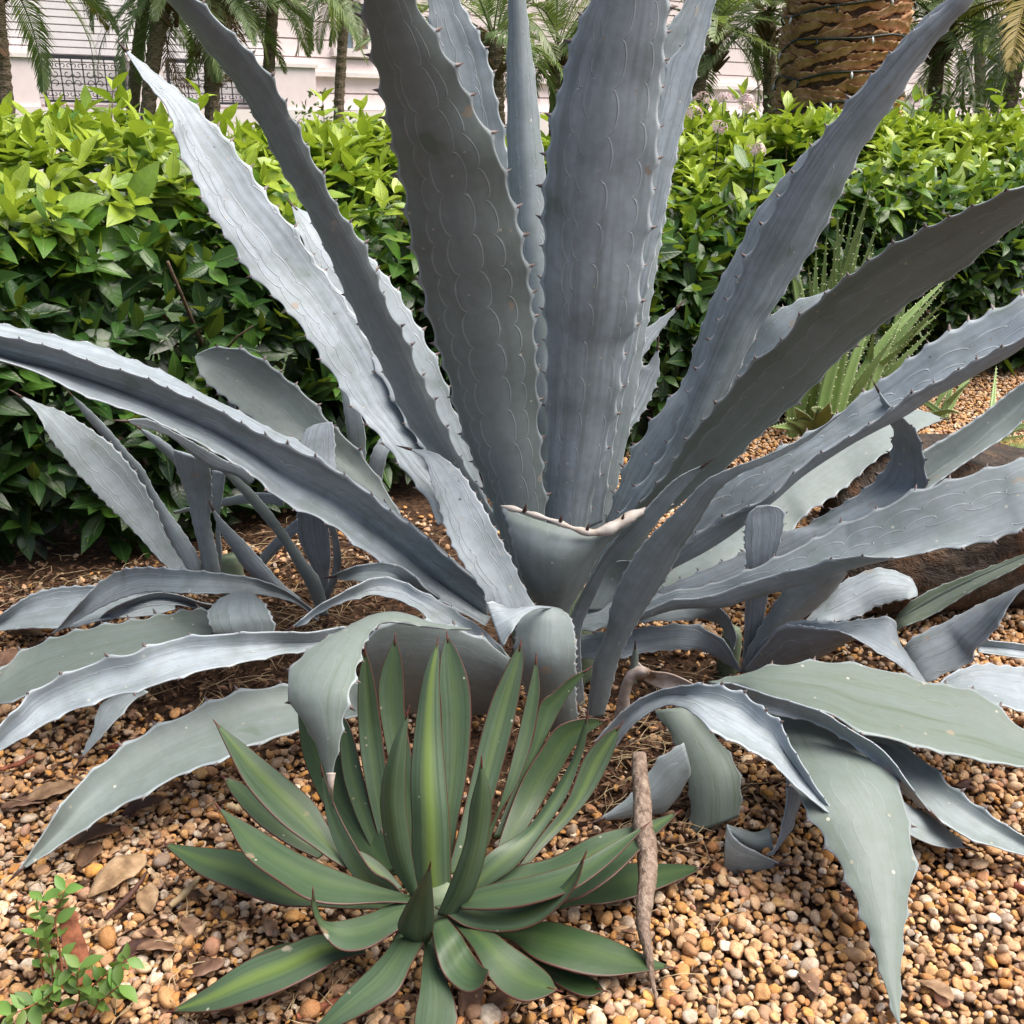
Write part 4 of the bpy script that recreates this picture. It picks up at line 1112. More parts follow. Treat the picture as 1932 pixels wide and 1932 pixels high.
bl('C2', [(1350, 1290), (1388, 1291), (1461, 1315), (1555, 1345), (1588, 1365), (1638, 1395), (1671, 1421), (1705, 1465), (1731, 1501), (1758, 1535)], [(1350, 1300), (1405, 1321), (1455, 1348), (1521, 1359), (1578, 1385), (1621, 1415), (1655, 1445), (1688, 1481), (1721, 1510), (1758, 1536)], H=[0.20, 0.22, 0.21, 0.17, 0.12], oL=0.02, oR=-0.01, c=0.04, g=0.2, sp=0.045)
bl('C4', [(1235, 1340), (1270, 1395), (1293, 1450), (1301, 1501), (1303, 1575)], [(1310, 1340), (1355, 1395), (1386, 1440), (1398, 1490), (1396, 1540)], Y=[1.52, 1.47, 1.42, 1.39], c=-0.08, g=0.8, tip=False, ts=0.008, sp=0.04)
bl('C1', [(1120, 1400), (1165, 1352), (1205, 1320), (1255, 1300), (1331, 1293), (1397, 1306), (1422, 1322), (1445, 1343), (1471, 1362), (1491, 1400), (1515, 1441), (1541, 1488), (1571, 1528), (1601, 1555)],
   [(1150, 1430), (1185, 1380), (1225, 1345), (1262, 1330), (1300, 1340), (1345, 1375), (1388, 1398), (1421, 1421), (1455, 1441), (1491, 1475), (1521, 1501), (1555, 1528), (1601, 1556)], H=[0.10, 0.20, 0.26, 0.24, 0.19, 0.14], oL=0.02, oR=0.0, c=0.12, g=0.12, sp=0.035)
bl('C5', [(1290, 1400), (1267, 1415), (1244, 1431), (1210, 1475), (1177, 1511), (1128, 1547)], [(1300, 1470), (1281, 1505), (1254, 1533), (1211, 1540), (1170, 1544), (1128, 1548)], Y=[1.44, 1.42, 1.39, 1.37], c=-0.12, g=0.35, sp=0.03, ts=0.006)
bl('C6', [(1480, 1450), (1485, 1485), (1476, 1548), (1462, 1601), (1445, 1612)], [(1520, 1470), (1511, 1515), (1492, 1568), (1463, 1606), (1446, 1614)], Y=[1.40, 1.37, 1.33, 1.31], c=0.05, g=0.1, tip=False)
bl('C6b', [(1452, 1560), (1425, 1570), (1395, 1562), (1371, 1555)], [(1456, 1612), (1428, 1608), (1400, 1592), (1378, 1572)], Y=[1.335, 1.33, 1.33], oL=0.03, c=0.05, g=0.45, tip=False)
bl('C6c', [(1371, 1556), (1388, 1585), (1428, 1608), (1475, 1631)], [(1364, 1651), (1391, 1655), (1430, 1643), (1476, 1632)], Y=[1.30, 1.29, 1.285], oL=-0.01, c=-0.05, g=0.35, sp=0.03, ts=0.005)
# ---- low leaves left
bl('D2', [(420, 1160), (373, 1151), (310, 1161), (257, 1171), (190, 1181), (123, 1197), (53, 1224), (0, 1267), (-60, 1330)], [(440, 1210), (380, 1222), (300, 1240), (167, 1280), (83, 1300), (33, 1318), (0, 1327), (-62, 1333)], H=[0.13, 0.17, 0.15, 0.09], oL=0.02, c=0.04, g=0.75)
bl('D2b', [(440, 1120), (412, 1132), (392, 1158), (400, 1185), (413, 1199)], [(470, 1116), (497, 1137), (512, 1165), (520, 1180), (518, 1196)], H=[0.19, 0.21, 0.20, 0.17], c=0.02, g=0.4, tip=False, sp=0.02, ts=0.007, wave=0.0)
bl('D1', [(720, 1190), (644, 1184), (583, 1191), (517, 1191), (450, 1194), (400, 1197), (327, 1207), (253, 1231), (200, 1244), (133, 1267), (63, 1305), (33, 1338), (0, 1368), (-50, 1430)],
   [(720, 1225), (644, 1225), (547, 1231), (493, 1244), (433, 1257), (367, 1271), (300, 1293), (220, 1311), (167, 1331), (117, 1348), (67, 1378), (0, 1418), (-51, 1432)],
   H=[0.20, 0.26, 0.24, 0.17], oL=0.03, oR=-0.01, c=0.03, g=0.12, sp=0.065, ts=0.014)
bl('F5', [(690, 1285), (620, 1289), (550, 1293), (477, 1301), (403, 1325), (363, 1341), (313, 1365), (277, 1383), (213, 1425), (150, 1478), (103, 1538), (67, 1595), (32, 1645)],
   [(690, 1350), (620, 1365), (560, 1378), (527, 1388), (473, 1405), (433, 1428), (350, 1461), (310, 1481), (227, 1521), (183, 1548), (140, 1578), (83, 1615), (36, 1646)], H=[0.10, 0.135, 0.12, 0.08, 0.025], oL=0.03, oR=-0.01, c=0.04, g=0.62, sp=0.065, ts=0.011)
bl('F6', [(240, 1300), (190, 1328), (177, 1371), (150, 1435)], [(280, 1305), (253, 1322), (207, 1371), (150, 1436)], H=[0.12, 0.08, 0.02], c=0.08, g=0.3)
bl('F4', [(960, 1240), (900, 1200), (820, 1175), (740, 1175), (690, 1205)], [(970, 1340), (900, 1350), (800, 1345), (720, 1335), (680, 1310)], Y=[1.66, 1.62, 1.60], oL=-0.02, oR=0.05, c=-0.03, g=0.5, tip=False)
bl('F2', [(830, 1130), (801, 1111), (784, 1091), (754, 1067), (711, 1061), (671, 1067), (644, 1077), (625, 1088)], [(800, 1125), (777, 1107), (737, 1098), (694, 1098), (671, 1097), (644, 1093), (626, 1089)], H=[0.24, 0.29, 0.29, 0.27], oL=0.02, oR=-0.01, g=0.45, c=0.03)
bl('F1', [(975, 1255), (957, 1237), (917, 1191), (877, 1164), (831, 1134), (787, 1111), (754, 1094), (711, 1089), (671, 1104), (644, 1119), (600, 1144), (567, 1171), (547, 1186)],
   [(965, 1290), (947, 1267), (911, 1244), (884, 1211), (831, 1185), (787, 1150), (744, 1130), (704, 1122), (671, 1130), (644, 1137), (600, 1158), (573, 1178), (548, 1187)], H=[0.14, 0.22, 0.28, 0.30, 0.25], oL=0.02, oR=-0.01, c=0.02, g=0.12, sp=0.05)
bl('F3', [(890, 1186), (844, 1181), (804, 1174), (767, 1161), (734, 1156), (694, 1164), (644, 1191), (590, 1222), (552, 1258), (541, 1295), (558, 1338), (587, 1385), (607, 1435), (621, 1475)],
   [(885, 1190), (844, 1187), (800, 1182), (765, 1176), (740, 1173), (712, 1180), (690, 1210), (674, 1261), (663, 1300), (650, 1345), (642, 1400), (632, 1440), (626, 1476)], H=[0.28, 0.32, 0.35, 0.35, 0.30, 0.23], oL=0.0, oR=0.0, c=-0.04, g=0.72, sp=0.05, tip=False)
leaf(big, 'F3t', [(616, 1458), (620, 1480), (627, 1516)], [(633, 1458), (629, 1482), (628, 1517)], H=[0.245, 0.225, 0.19], mat='dry', sp=0, c=-0.1, name='withered_tip', slen=0.012)

# ---- left pup
def el(key, L, R, **k): k.setdefault('sp', 0.028); k.setdefault('ts', 0.006); return leaf(lpup, key, L, R, **k)
el('E2', [(345, 1090), (310, 1010), (270, 930), (215, 850), (165, 790), (131, 741)], [(380, 1090), (377, 1054), (347, 1004), (320, 967), (293, 927), (270, 884), (240, 851), (200, 804), (160, 765), (131, 741)], Y=[2.24, 2.24, 2.2, 2.16], c=-0.1, g=0.2)
el('E1', [(335, 1090), (300, 1054), (267, 1014), (233, 981), (190, 941), (147, 894), (123, 861), (93, 821), (67, 777), (32, 744)], [(368, 1095), (350, 1068), (320, 1021), (290, 954), (267, 911), (233, 864), (190, 824), (147, 794), (110, 774), (80, 764), (33, 744)], Y=[2.20, 2.18, 2.14, 2.10], oL=-0.03, oR=0.03, c=0.10, g=0.30)
el('E10', [(327, 965), (400, 945), (480, 930), (535, 935)], [(330, 970), (400, 958), (480, 949), (535, 955)], Y=[2.35, 2.3, 2.25], g=0.3, tip=False)
el('E11', [(345, 900), (327, 874), (283, 831), (258, 804)], [(365, 890), (332, 851), (300, 825), (258, 804)], Y=[2.28, 2.26, 2.25], c=-0.1, g=0.2)
el('E3', [(380, 1090), (377, 1044), (363, 984), (350, 931), (333, 884), (327, 848)], [(418, 1090), (410, 1044), (397, 981), (400, 944), (397, 890), (388, 868)], Y=[2.25, 2.24, 2.22, 2.18], c=-0.10, g=0.30, tip=False)
el('E4', [(408, 1090), (407, 1011), (408, 977), (400, 944), (400, 887)], [(424, 1090), (416, 1011), (414, 974), (420, 937), (426, 892)], Y=[2.30, 2.28, 2.26], g=0.05, tip=False, sp=0.02)
el('E8', [(470, 1085), (487, 1054), (520, 1014), (560, 978)], [(490, 1095), (503, 1064), (533, 1031), (566, 1000)], Y=[2.3, 2.28, 2.25], g=0.05, tip=False)
el('E7', [(605, 1130), (600, 1094), (580, 1054), (563, 1011), (560, 960)], [(622, 1130), (620, 1094), (624, 1054), (621, 1011), (612, 970)], Y=[2.2, 2.18, 2.15], c=0.08, g=0.05, tip=False, sp=0.02)
el('E9', [(606, 1130), (627, 1077), (627, 1017), (613, 980)], [(622, 1130), (643, 1074), (641, 1027), (630, 985)], Y=[2.12, 2.08, 2.05], g=0.3, tip=False, c=-0.1)
el('E5', [(540, 1135), (467, 1078), (437, 1037), (413, 997), (398, 955)], [(570, 1130), (533, 1101), (500, 1064), (467, 1027), (420, 981), (399, 955)], Y=[2.18, 2.18, 2.16], c=-0.08, g=0.15)
el('E6', [(600, 1160), (580, 1111), (550, 1054), (517, 1004), (467, 944), (420, 890), (380, 850)], [(620, 1160), (613, 1120), (600, 1087), (573, 1051), (540, 1004), (500, 951), (457, 907), (382, 850)], Y=[2.10, 2.08, 2.05, 2.03], c=-0.10, g=0.5)
el('A17', [(565, 900), (566, 850), (575, 815), (590, 802)], [(640, 915), (632, 870), (632, 830), (628, 797)], Y=[2.06, 2.13, 2.19], g=0.0, c=0.05, tip=False, sp=0.022)
el('A18', [(660, 870), (652, 800), (645, 750), (636, 700)], [(690, 870), (688, 810), (670, 755), (640, 700)], Y=[2.3, 2.3, 2.32], g=0.15, c=0.06)
el('E13', [(690, 900), (700, 860), (712, 835), (730, 810)], [(720, 910), (728, 870), (735, 845), (732, 811)], Y=[2.35, 2.35, 2.38], g=0.1, c=0.06)
el('E14', [(430, 770), (436, 750), (450, 725)], [(445, 772), (446, 750), (451, 725)], Y=[2.28, 2.28, 2.28], g=0.1)
el('E12', [(480, 905), (467, 889), (417, 864), (363, 834), (320, 811), (277, 791), (232, 793)], [(470, 915), (443, 897), (397, 884), (360, 857), (320, 824), (260, 803), (232, 795)], Y=[2.05, 2.02, 1.96, 1.92], g=0.0, c=0.08)
el('D3b', [(330, 1110), (250, 1100), (173, 1104), (133, 1107), (83, 1116), (37, 1134), (0, 1160), (-30, 1190)], [(330, 1150), (250, 1165), (150, 1180), (100, 1184), (50, 1186), (0, 1190), (-30, 1194)], H=[0.10, 0.10, 0.08, 0.03], oL=0.03, g=0.25, c=0.04)
el('D3c', [(400, 1140), (377, 1136), (333, 1122), (290, 1119), (240, 1135), (200, 1155), (167, 1190)], [(395, 1150), (367, 1147), (333, 1142), (283, 1143), (245, 1155), (205, 1172), (168, 1191)], H=[0.10, 0.14, 0.13, 0.05], oL=0.02, g=0.08, c=0.04)
el('D3', [(600, 1160), (583, 1144), (533, 1111), (477, 1091), (417, 1081), (333, 1074), (280, 1070), (247, 1073), (217, 1081), (187, 1101), (160, 1127), (133, 1157), (110, 1184), (94, 1199)],
   [(600, 1172), (560, 1140), (500, 1124), (433, 1119), (333, 1118), (283, 1115), (240, 1125), (200, 1142), (160, 1162), (127, 1182), (94, 1200)], H=[0.08, 0.17, 0.23, 0.22, 0.15, 0.07], oL=0.02, oR=-0.01, c=0.05, g=0.30, sp=0.04, ts=0.008)

# ---- right pup
def rl(key, L, R, **k): k.setdefault('sp', 0.030); k.setdefault('ts', 0.007); return leaf(rpup, key, L, R, **k)
rl('A26', [(1700, 945), (1790, 893), (1860, 880), (1932, 878), (2000, 885)], [(1700, 970), (1800, 920), (1870, 905), (1932, 900), (2000, 888)], Y=[2.2, 2.3, 2.4], oL=0.04, oR=-0.03, g=0.2)
rl('A25', [(1690, 905), (1741, 852), (1788, 824), (1855, 781), (1932, 721), (2040, 650)], [(1700, 960), (1755, 918), (1800, 888), (1855, 851), (1932, 792), (2041, 651)], Mp=[(1700, 950), (1755, 900), (1821, 854), (1875, 806), (1932, 757), (2040, 651)], Y=[2.1, 2.14, 2.18, 2.22], oL=0.02, oR=-0.02, oM=0.03, g=0.5, c=0.1)
rl('B7', [(1845, 1207), (1870, 1209), (1932, 1216), (2010, 1235)], [(1845, 1230), (1870, 1234), (1932, 1243), (2010, 1238)], H=[0.10, 0.09, 0.06], g=0.1, oL=0.02)
rl('B5', [(1678, 1185), (1708, 1144), (1748, 1117), (1821, 1087), (1932, 1045), (2000, 1015)], [(1690, 1195), (1700, 1184), (1755, 1164), (1821, 1124), (1932, 1063), (2000, 1016)], Y=[1.92, 1.92, 1.90, 1.88], oL=0.02, oR=-0.02, c=0.30, g=1.0, pw=1.2, g2=0.5)
rl('B3', [(1500, 1200), (1521, 1171), (1575, 1111), (1638, 1074), (1671, 1071), (1715, 1089), (1729, 1112)], [(1520, 1195), (1548, 1179), (1588, 1174), (1628, 1158), (1655, 1142), (1695, 1132), (1731, 1125)], Y=[1.92, 1.94, 1.95, 1.93], oL=0.05, oR=-0.03, c=0.03, g=0.05, tip=False)
rl('B1', [(1395, 1265), (1401, 1244), (1405, 1161), (1408, 1077), (1407, 1025), (1408, 975), (1428, 955)], [(1430, 1265), (1435, 1211), (1448, 1127), (1468, 1037), (1479, 994), (1476, 962), (1450, 953)], Y=[1.88, 1.84, 1.80, 1.80], c=0.07, g=0.0, tip=False, sp=0.022)
rl('B2', [(1398, 1262), (1410, 1225), (1428, 1194), (1468, 1127), (1488, 1104), (1540, 1080), (1604, 1073)], [(1420, 1270), (1460, 1220), (1495, 1186), (1541, 1146), (1575, 1110), (1604, 1074)], Y=[1.86, 1.85, 1.84, 1.83], oL=-0.02, oR=0.03, c=-0.12, g=0.35)
rl('B6', [(1700, 1245), (1712, 1213), (1761, 1184), (1808, 1161), (1861, 1134), (1932, 1101), (1985, 1075)], [(1740, 1300), (1760, 1284), (1828, 1251), (1840, 1228), (1871, 1191), (1908, 1134), (1935, 1108), (1985, 1076)], Y=[1.78, 1.78, 1.76, 1.74], oL=0.05, oR=-0.03, c=0.10, g=0.08, sp=0.035)
rl('B9', [(1760, 1300), (1800, 1268), (1850, 1255), (1932, 1262), (2010, 1290)], [(1760, 1310), (1800, 1310), (1870, 1325), (1932, 1345), (2010, 1360)], H=[0.16, 0.16, 0.12], g=0.2, oL=0.02, tip=False)
rl('B4', [(1400, 1248), (1450, 1198), (1500, 1171), (1575, 1174), (1640, 1170), (1685, 1168), (1700, 1215), (1745, 1285), (1758, 1301)],
   [(1405, 1262), (1448, 1209), (1481, 1180), (1571, 1187), (1625, 1211), (1661, 1237), (1708, 1267), (1758, 1302)],
   Mp=[(1412, 1274), (1470, 1262), (1550, 1232), (1605, 1202), (1655, 1207), (1692, 1232), (1725, 1272), (1758, 1302)], Y=[1.84, 1.76, 1.70, 1.66, 1.62], oL=0.05, oR=-0.04, oM=0.0, g=0.15, pw=1.5, sp=0.025)
for q, (xx, yy) in enumerate(((1485, 1305), (1440, 1300))):
    pass

# ---- compact green agave
def gl(key, L, R, **k):
    k.setdefault('sp', 0.0); k.setdefault('c', 0.10); k.setdefault('g', 0.35); k.setdefault('g2', 0.1)
    return leaf(grn, key, L, R, mat='agave_green', spine='red_spine', tooth='red_spine', th=0.009, wave=0.0012, slen=0.009, step=0.005, **k)
gl('G30', [(720, 1650), (690, 1620), (640, 1560), (600, 1500), (570, 1420), (561, 1338)], [(750, 1640), (735, 1600), (695, 1500), (650, 1430), (605, 1365), (562, 1337)], Y=[1.2, 1.28, 1.34, 1.38], g=0.7)
gl('G3', [(740, 1640), (717, 1588), (691, 1488), (677, 1388), (676, 1288), (688, 1225)], [(760, 1640), (742, 1560), (728, 1448), (717, 1355), (704, 1275), (689, 1224)], Y=[1.22, 1.28, 1.33, 1.36], g=0.1, g2=0.2)
gl('G4', [(770, 1620), (750, 1520), (731, 1428), (714, 1321), (720, 1262), (745, 1203)], [(795, 1620), (785, 1480), (765, 1355), (762, 1288), (757, 1240), (746, 1203)], Y=[1.24, 1.30, 1.36, 1.40], g=0.3)
gl('G5', [(820, 1640), (832, 1480), (832, 1355), (828, 1288), (832, 1235), (843, 1198)], [(850, 1640), (866, 1540), (881, 1455), (889, 1355), (884, 1288), (866, 1235), (844, 1198)], Y=[1.22, 1.28, 1.34, 1.40], g=0.25, g2=0.15)
gl('G8', [(930, 1580), (977, 1468), (1004, 1398), (1018, 1330), (1044, 1306), (1077, 1278), (1111, 1261)], [(950, 1580), (981, 1490), (1011, 1431), (1044, 1365), (1074, 1311), (1112, 1261)], Y=[1.28, 1.35, 1.41, 1.45], g=0.75)
gl('G9', [(930, 1620), (981, 1481), (1021, 1415), (1054, 1371), (1104, 1355), (1143, 1358)], [(960, 1620), (1020, 1520), (1060, 1450), (1091, 1400), (1143, 1359)], Y=[1.22, 1.32, 1.38, 1.42], g=0.7)
gl('G7', [(900, 1600), (934, 1541), (951, 1488), (977, 1388), (995, 1310), (1011, 1240)], [(920, 1600), (943, 1535), (977, 1475), (1004, 1395), (1017, 1321), (1018, 1288), (1012, 1240)], Y=[1.25, 1.30, 1.36, 1.41], g=0.55)
gl('G6', [(840, 1650), (857, 1598), (884, 1488), (907, 1388), (927, 1321), (945, 1280), (965, 1240), (982, 1214)], [(870, 1650), (900, 1590), (928, 1515), (955, 1421), (975, 1338), (983, 1288), (988, 1245), (983, 1214)], Y=[1.20, 1.27, 1.33, 1.38], g=0.15, g2=0.35)
gl('G32', [(730, 1655), (700, 1600), (668, 1530), (645, 1450), (640, 1345)], [(755, 1650), (725, 1600), (711, 1571), (687, 1475), (664, 1381), (642, 1344)], Y=[1.21, 1.29, 1.37], g=0.65)
gl('G1', [(790, 1700), (782, 1671), (777, 1600), (777, 1555), (776, 1455), (787, 1338), (803, 1262), (825, 1210)], [(850, 1700), (851, 1672), (849, 1571), (843, 1488), (833, 1371), (829, 1288), (829, 1245), (826, 1210)], Y=[1.16, 1.20, 1.26, 1.31], c=-0.12, g=0.1, g2=1.0, pw=1.3)
gl('G11', [(960, 1660), (1017, 1581), (1067, 1515), (1101, 1431), (1137, 1388), (1171, 1367)], [(974, 1660), (1027, 1598), (1077, 1548), (1124, 1488), (1157, 1421), (1172, 1367)], Y=[1.19, 1.26, 1.32, 1.36], g=0.3, g2=0.5)
gl('G28', [(1050, 1715), (1090, 1680), (1161, 1635), (1230, 1630), (1288, 1631), (1324, 1638)], [(1060, 1715), (1100, 1707), (1144, 1705), (1211, 1688), (1288, 1658), (1324, 1639)], H=[0.05, 0.05, 0.04], g=0.9, c=0.05)
gl('G12', [(870, 1690), (934, 1658), (977, 1635), (1044, 1615), (1127, 1575), (1217, 1551), (1280, 1532)], [(880, 1725), (960, 1722), (1071, 1701), (1111, 1685), (1157, 1651), (1204, 1608), (1255, 1560), (1281, 1532)], H=[0.08, 0.10, 0.13, 0.13], g=0.45, g2=0.35, c=0.08)
gl('G13', [(860, 1690), (930, 1668), (1011, 1651), (1094, 1625), (1161, 1588), (1219, 1556)], [(870, 1715), (930, 1715), (1000, 1705), (1080, 1680), (1150, 1630), (1220, 1557)], H=[0.11, 0.14, 0.16, 0.17], g=0.5, c=0.12)
gl('G10', [(855, 1690), (885, 1655), (924, 1608), (991, 1565), (1037, 1505), (1077, 1438), (1094, 1388), (1108, 1350)], [(870, 1705), (890, 1692), (931, 1665), (977, 1631), (1027, 1565), (1067, 1505), (1094, 1438), (1107, 1390), (1109, 1350)], Y=[1.14, 1.17, 1.22, 1.26, 1.28], oL=0.01, c=0.12, g=0.15, g2=0.3)
gl('G20', [(600, 1620), (540, 1590), (480, 1548), (440, 1503), (421, 1467)], [(620, 1605), (560, 1570), (500, 1520), (460, 1480), (421, 1466)], H=[0.05, 0.09, 0.11], g=0.5)
gl('G18', [(740, 1690), (690, 1655), (640, 1632), (600, 1605), (533, 1555), (467, 1481), (430, 1415), (406, 1364)], [(760, 1675), (725, 1635), (690, 1610), (640, 1590), (617, 1555), (593, 1515), (550, 1475), (483, 1421), (440, 1388), (407, 1363)], H=[0.08, 0.13, 0.19, 0.24], g=0.35, g2=0.45, c=0.08)
gl('G19', [(740, 1715), (660, 1715), (600, 1711), (533, 1708), (467, 1688), (383, 1655), (333, 1615), (309, 1592)], [(745, 1705), (660, 1703), (567, 1681), (500, 1638), (457, 1608), (367, 1598), (310, 1591)], H=[0.06, 0.07, 0.08, 0.07], g=0.5, g2=0.3, c=0.06)
gl('G17', [(780, 1705), (727, 1703), (644, 1706), (583, 1698), (533, 1671), (467, 1621), (427, 1548), (408, 1520)], [(775, 1690), (711, 1671), (644, 1645), (567, 1611), (500, 1571), (433, 1535), (409, 1519)], H=[0.10, 0.13, 0.15, 0.17], g=0.5, g2=0.1, c=0.08)
gl('G31', [(780, 1715), (740, 1702), (700, 1690), (650, 1630), (620, 1560), (609, 1490), (606, 1450)], [(790, 1700), (765, 1690), (735, 1662), (700, 1640), (660, 1575), (630, 1515), (607, 1450)], Y=[1.12, 1.15, 1.20, 1.24], c=0.10, g=0.15, g2=0.1)
gl('G2', [(790, 1705), (777, 1691), (737, 1625), (719, 1538), (721, 1475), (741, 1405), (769, 1342)], [(800, 1690), (787, 1671), (774, 1588), (765, 1505), (766, 1421), (770, 1342)], Y=[1.125, 1.12, 1.13, 1.15], c=-0.18, g=0.1, g2=0.0, pw=1.3)
gl('G15', [(825, 1725), (854, 1655), (877, 1588), (887, 1521), (900, 1471), (908, 1434)], [(855, 1728), (870, 1712), (893, 1682), (914, 1621), (927, 1538), (924, 1488), (912, 1451), (909, 1434)], Y=[1.10, 1.10, 1.11, 1.12], c=-0.2, g=0.12, pw=1.3)
gl('G14', [(850, 1705), (874, 1701), (937, 1713), (987, 1711), (1044, 1685), (1081, 1648), (1096, 1625), (1103, 1614)], [(820, 1712), (840, 1725), (877, 1748), (927, 1758), (977, 1755), (1021, 1738), (1064, 1701), (1091, 1661), (1104, 1614)], H=[0.10, 0.09, 0.11, 0.15, 0.20], g=0.2, g2=0.45, c=0.10)
gl('G22', [(690, 1775), (655, 1778), (600, 1765), (533, 1788), (460, 1815), (383, 1868), (322, 1908)], [(690, 1800), (644, 1811), (600, 1835), (533, 1868), (467, 1891), (400, 1908), (322, 1909)], H=[0.06, 0.065, 0.055, 0.02], g=0.4, g2=0.8, c=0.06)
gl('G22b', [(600, 1790), (540, 1800), (480, 1822), (440, 1845)], [(600, 1775), (530, 1782), (470, 1810), (440, 1844)], H=[0.03, 0.035, 0.03], g=0.8)
gl('G29', [(980, 1790), (1021, 1811), (1077, 1835), (1121, 1848), (1140, 1868)], [(980, 1820), (1041, 1851), (1077, 1871), (1111, 1880), (1139, 1870)], H=[0.03, 0.03, 0.03], g=0.9)
gl('G27', [(920, 1755), (977, 1752), (1037, 1738), (1111, 1758), (1177, 1785), (1227, 1808), (1269, 1825)], [(920, 1765), (964, 1775), (1011, 1811), (1077, 1831), (1144, 1840), (1211, 1835), (1269, 1826)], H=[0.06, 0.065, 0.055, 0.035], g=0.9, c=0.04)
gl('G23', [(760, 1745), (747, 1761), (727, 1795), (687, 1838), (644, 1881), (610, 1920), (570, 1965)], [(805, 1760), (801, 1778), (777, 1821), (751, 1871), (711, 1898), (661, 1925), (572, 1966)], H=[0.08, 0.085, 0.07, 0.04], g=0.25, g2=0.1, c=0.03)
gl('G24', [(795, 1760), (801, 1781), (796, 1821), (791, 1871), (781, 1932), (790, 2020)], [(815, 1760), (816, 1785), (831, 1828), (851, 1868), (861, 1905), (857, 1940), (792, 2021)], H=[0.07, 0.075, 0.06, 0.03], g=0.4, g2=0.0, c=0.03)
gl('G26', [(840, 1725), (857, 1745), (891, 1788), (917, 1835), (944, 1868), (984, 1888), (1021, 1883), (1050, 1869)], [(870, 1735), (927, 1758), (964, 1785), (1007, 1815), (1037, 1841), (1050, 1868)], H=[0.08, 0.09, 0.08, 0.08], g=0.7, g2=0.2, c=0.05)
gl('G25', [(812, 1745), (817, 1768), (824, 1808), (837, 1841), (861, 1865), (884, 1874), (908, 1862), (923, 1831)], [(845, 1735), (871, 1765), (891, 1798), (904, 1818), (914, 1826), (923, 1830)], H=[0.10, 0.105, 0.09, 0.095, 0.12], g=0.45, g2=0.1, c=0.05, tip=False)
gl('G21', [(790, 1730), (744, 1760), (694, 1788), (644, 1791), (610, 1761), (589, 1717), (590, 1684)], [(780, 1705), (744, 1705), (694, 1725), (644, 1737), (610, 1736), (598, 1708), (591, 1683)], H=[0.10, 0.10, 0.11, 0.17], g=0.35, g2=0.1, c=0.08)
gl('G16', [(770, 1775), (751, 1748), (764, 1711), (787, 1675), (811, 1632)], [(800, 1782), (812, 1772), (819, 1738), (817, 1688), (812, 1632)], Y=[1.07, 1.05, 1.02, 1.00], c=-0.2, g=0.1, pw=1.3)
# the pale heart bud and the short stems that carry the rosettes
def stem(parent, base, top, r0, r1, mat, name='stem'):
    V, F = tube(resample([base, (np.array(base) + np.array(top)) / 2, top], 10), np.linspace(r0, r1, 10), 14, jitter=0.04)
    return link(name, mesh_from(name, V, F, True, mats=[mat]), parent)
M['stem'] = mat_simple('agave_stem', (0.09, 0.13, 0.075), (0.20, 0.24, 0.16), 18, 0.8, 0.5)
stem(big, (0.085, 1.93, -0.03), (0.085, 1.98, 0.27), 0.10, 0.05, M['stem'])
stem(lpup, (-0.66, 2.22, -0.03), (-0.66, 2.22, 0.14), 0.03, 0.022, M['stem'])
stem(rpup, (0.46, 1.93, -0.03), (0.46, 1.92, 0.10), 0.026, 0.02, M['stem'])
stem(grn, (-0.10, 1.16, -0.02), (-0.105, 1.14, 0.085), 0.05, 0.03, M['stem'])
# ---------------------------------------------------------------- boulders, aloes, cactus
def boulder(px, y, size, label, seed, rotz=0.3):
    g = np.random.default_rng(seed)
    V = IV3.copy()
    for _ in range(14):
        nrm = unit(g.normal(size=3)); cut = g.uniform(0.55, 0.9); d = V @ nrm
        V = V - np.where(d > cut, (d - cut) * 0.9, 0)[:, None] * nrm
    for f, a in ((2, 0.10), (5, 0.05), (11, 0.025), (19, 0.012)):
        for _ in range(4):
            nrm = g.normal(size=3) * f
            V = V * (1 + a * np.sin(V @ nrm + g.uniform(0, 6)))[:, None]
    V = V * np.array(size)
    c_, s_ = math.cos(rotz), math.sin(rotz)
    V = V @ np.array([[c_, s_, 0], [-s_, c_, 0], [0, 0, 1]])
    p = at_y([px], y)[0]
    V[:, 2] = np.maximum(V[:, 2], -size[2] * 0.55 - 0.03)
    me = mesh_from('boulder', V, IF3, True, mats=[M['rock']])
    o = link('boulder', me, None, (p[0], p[1], size[2] * 0.55))
    return tag(o, label, 'boulder')
NR = NT('dark_rock')
ov = objvec(NR)
n1 = NR.noise(ov, 7, 4, 0.65); n2 = NR.noise(NR.mapping(ov, (1, 1, 1.5)), 22, 5, 0.7, 0.6)
c = NR.ramp(n2, [(0.3, (0.010, 0.008, 0.007)), (0.55, (0.05, 0.034, 0.022)), (0.75, (0.12, 0.08, 0.05))])
c = NR.mix(NR.ramp(n1, [(0.50, 0.0), (0.66, 0.7)]), c, (0.20, 0.09, 0.035))
M['rock'] = NR.bsdf(c, 0.75, NR.bump(NR.math('ADD', n1, n2), 1.0, 0.03), 0.4)
boulder((1800, 1060), 2.30, (0.58, 0.30, 0.25), 'large dark brown boulder lying behind the folded blue-grey leaves', 5, 0.25)
boulder((1650, 930), 2.80, (0.24, 0.16, 0.15), 'small dark brown boulder seen through the gap between long agave leaves', 9, -0.2)

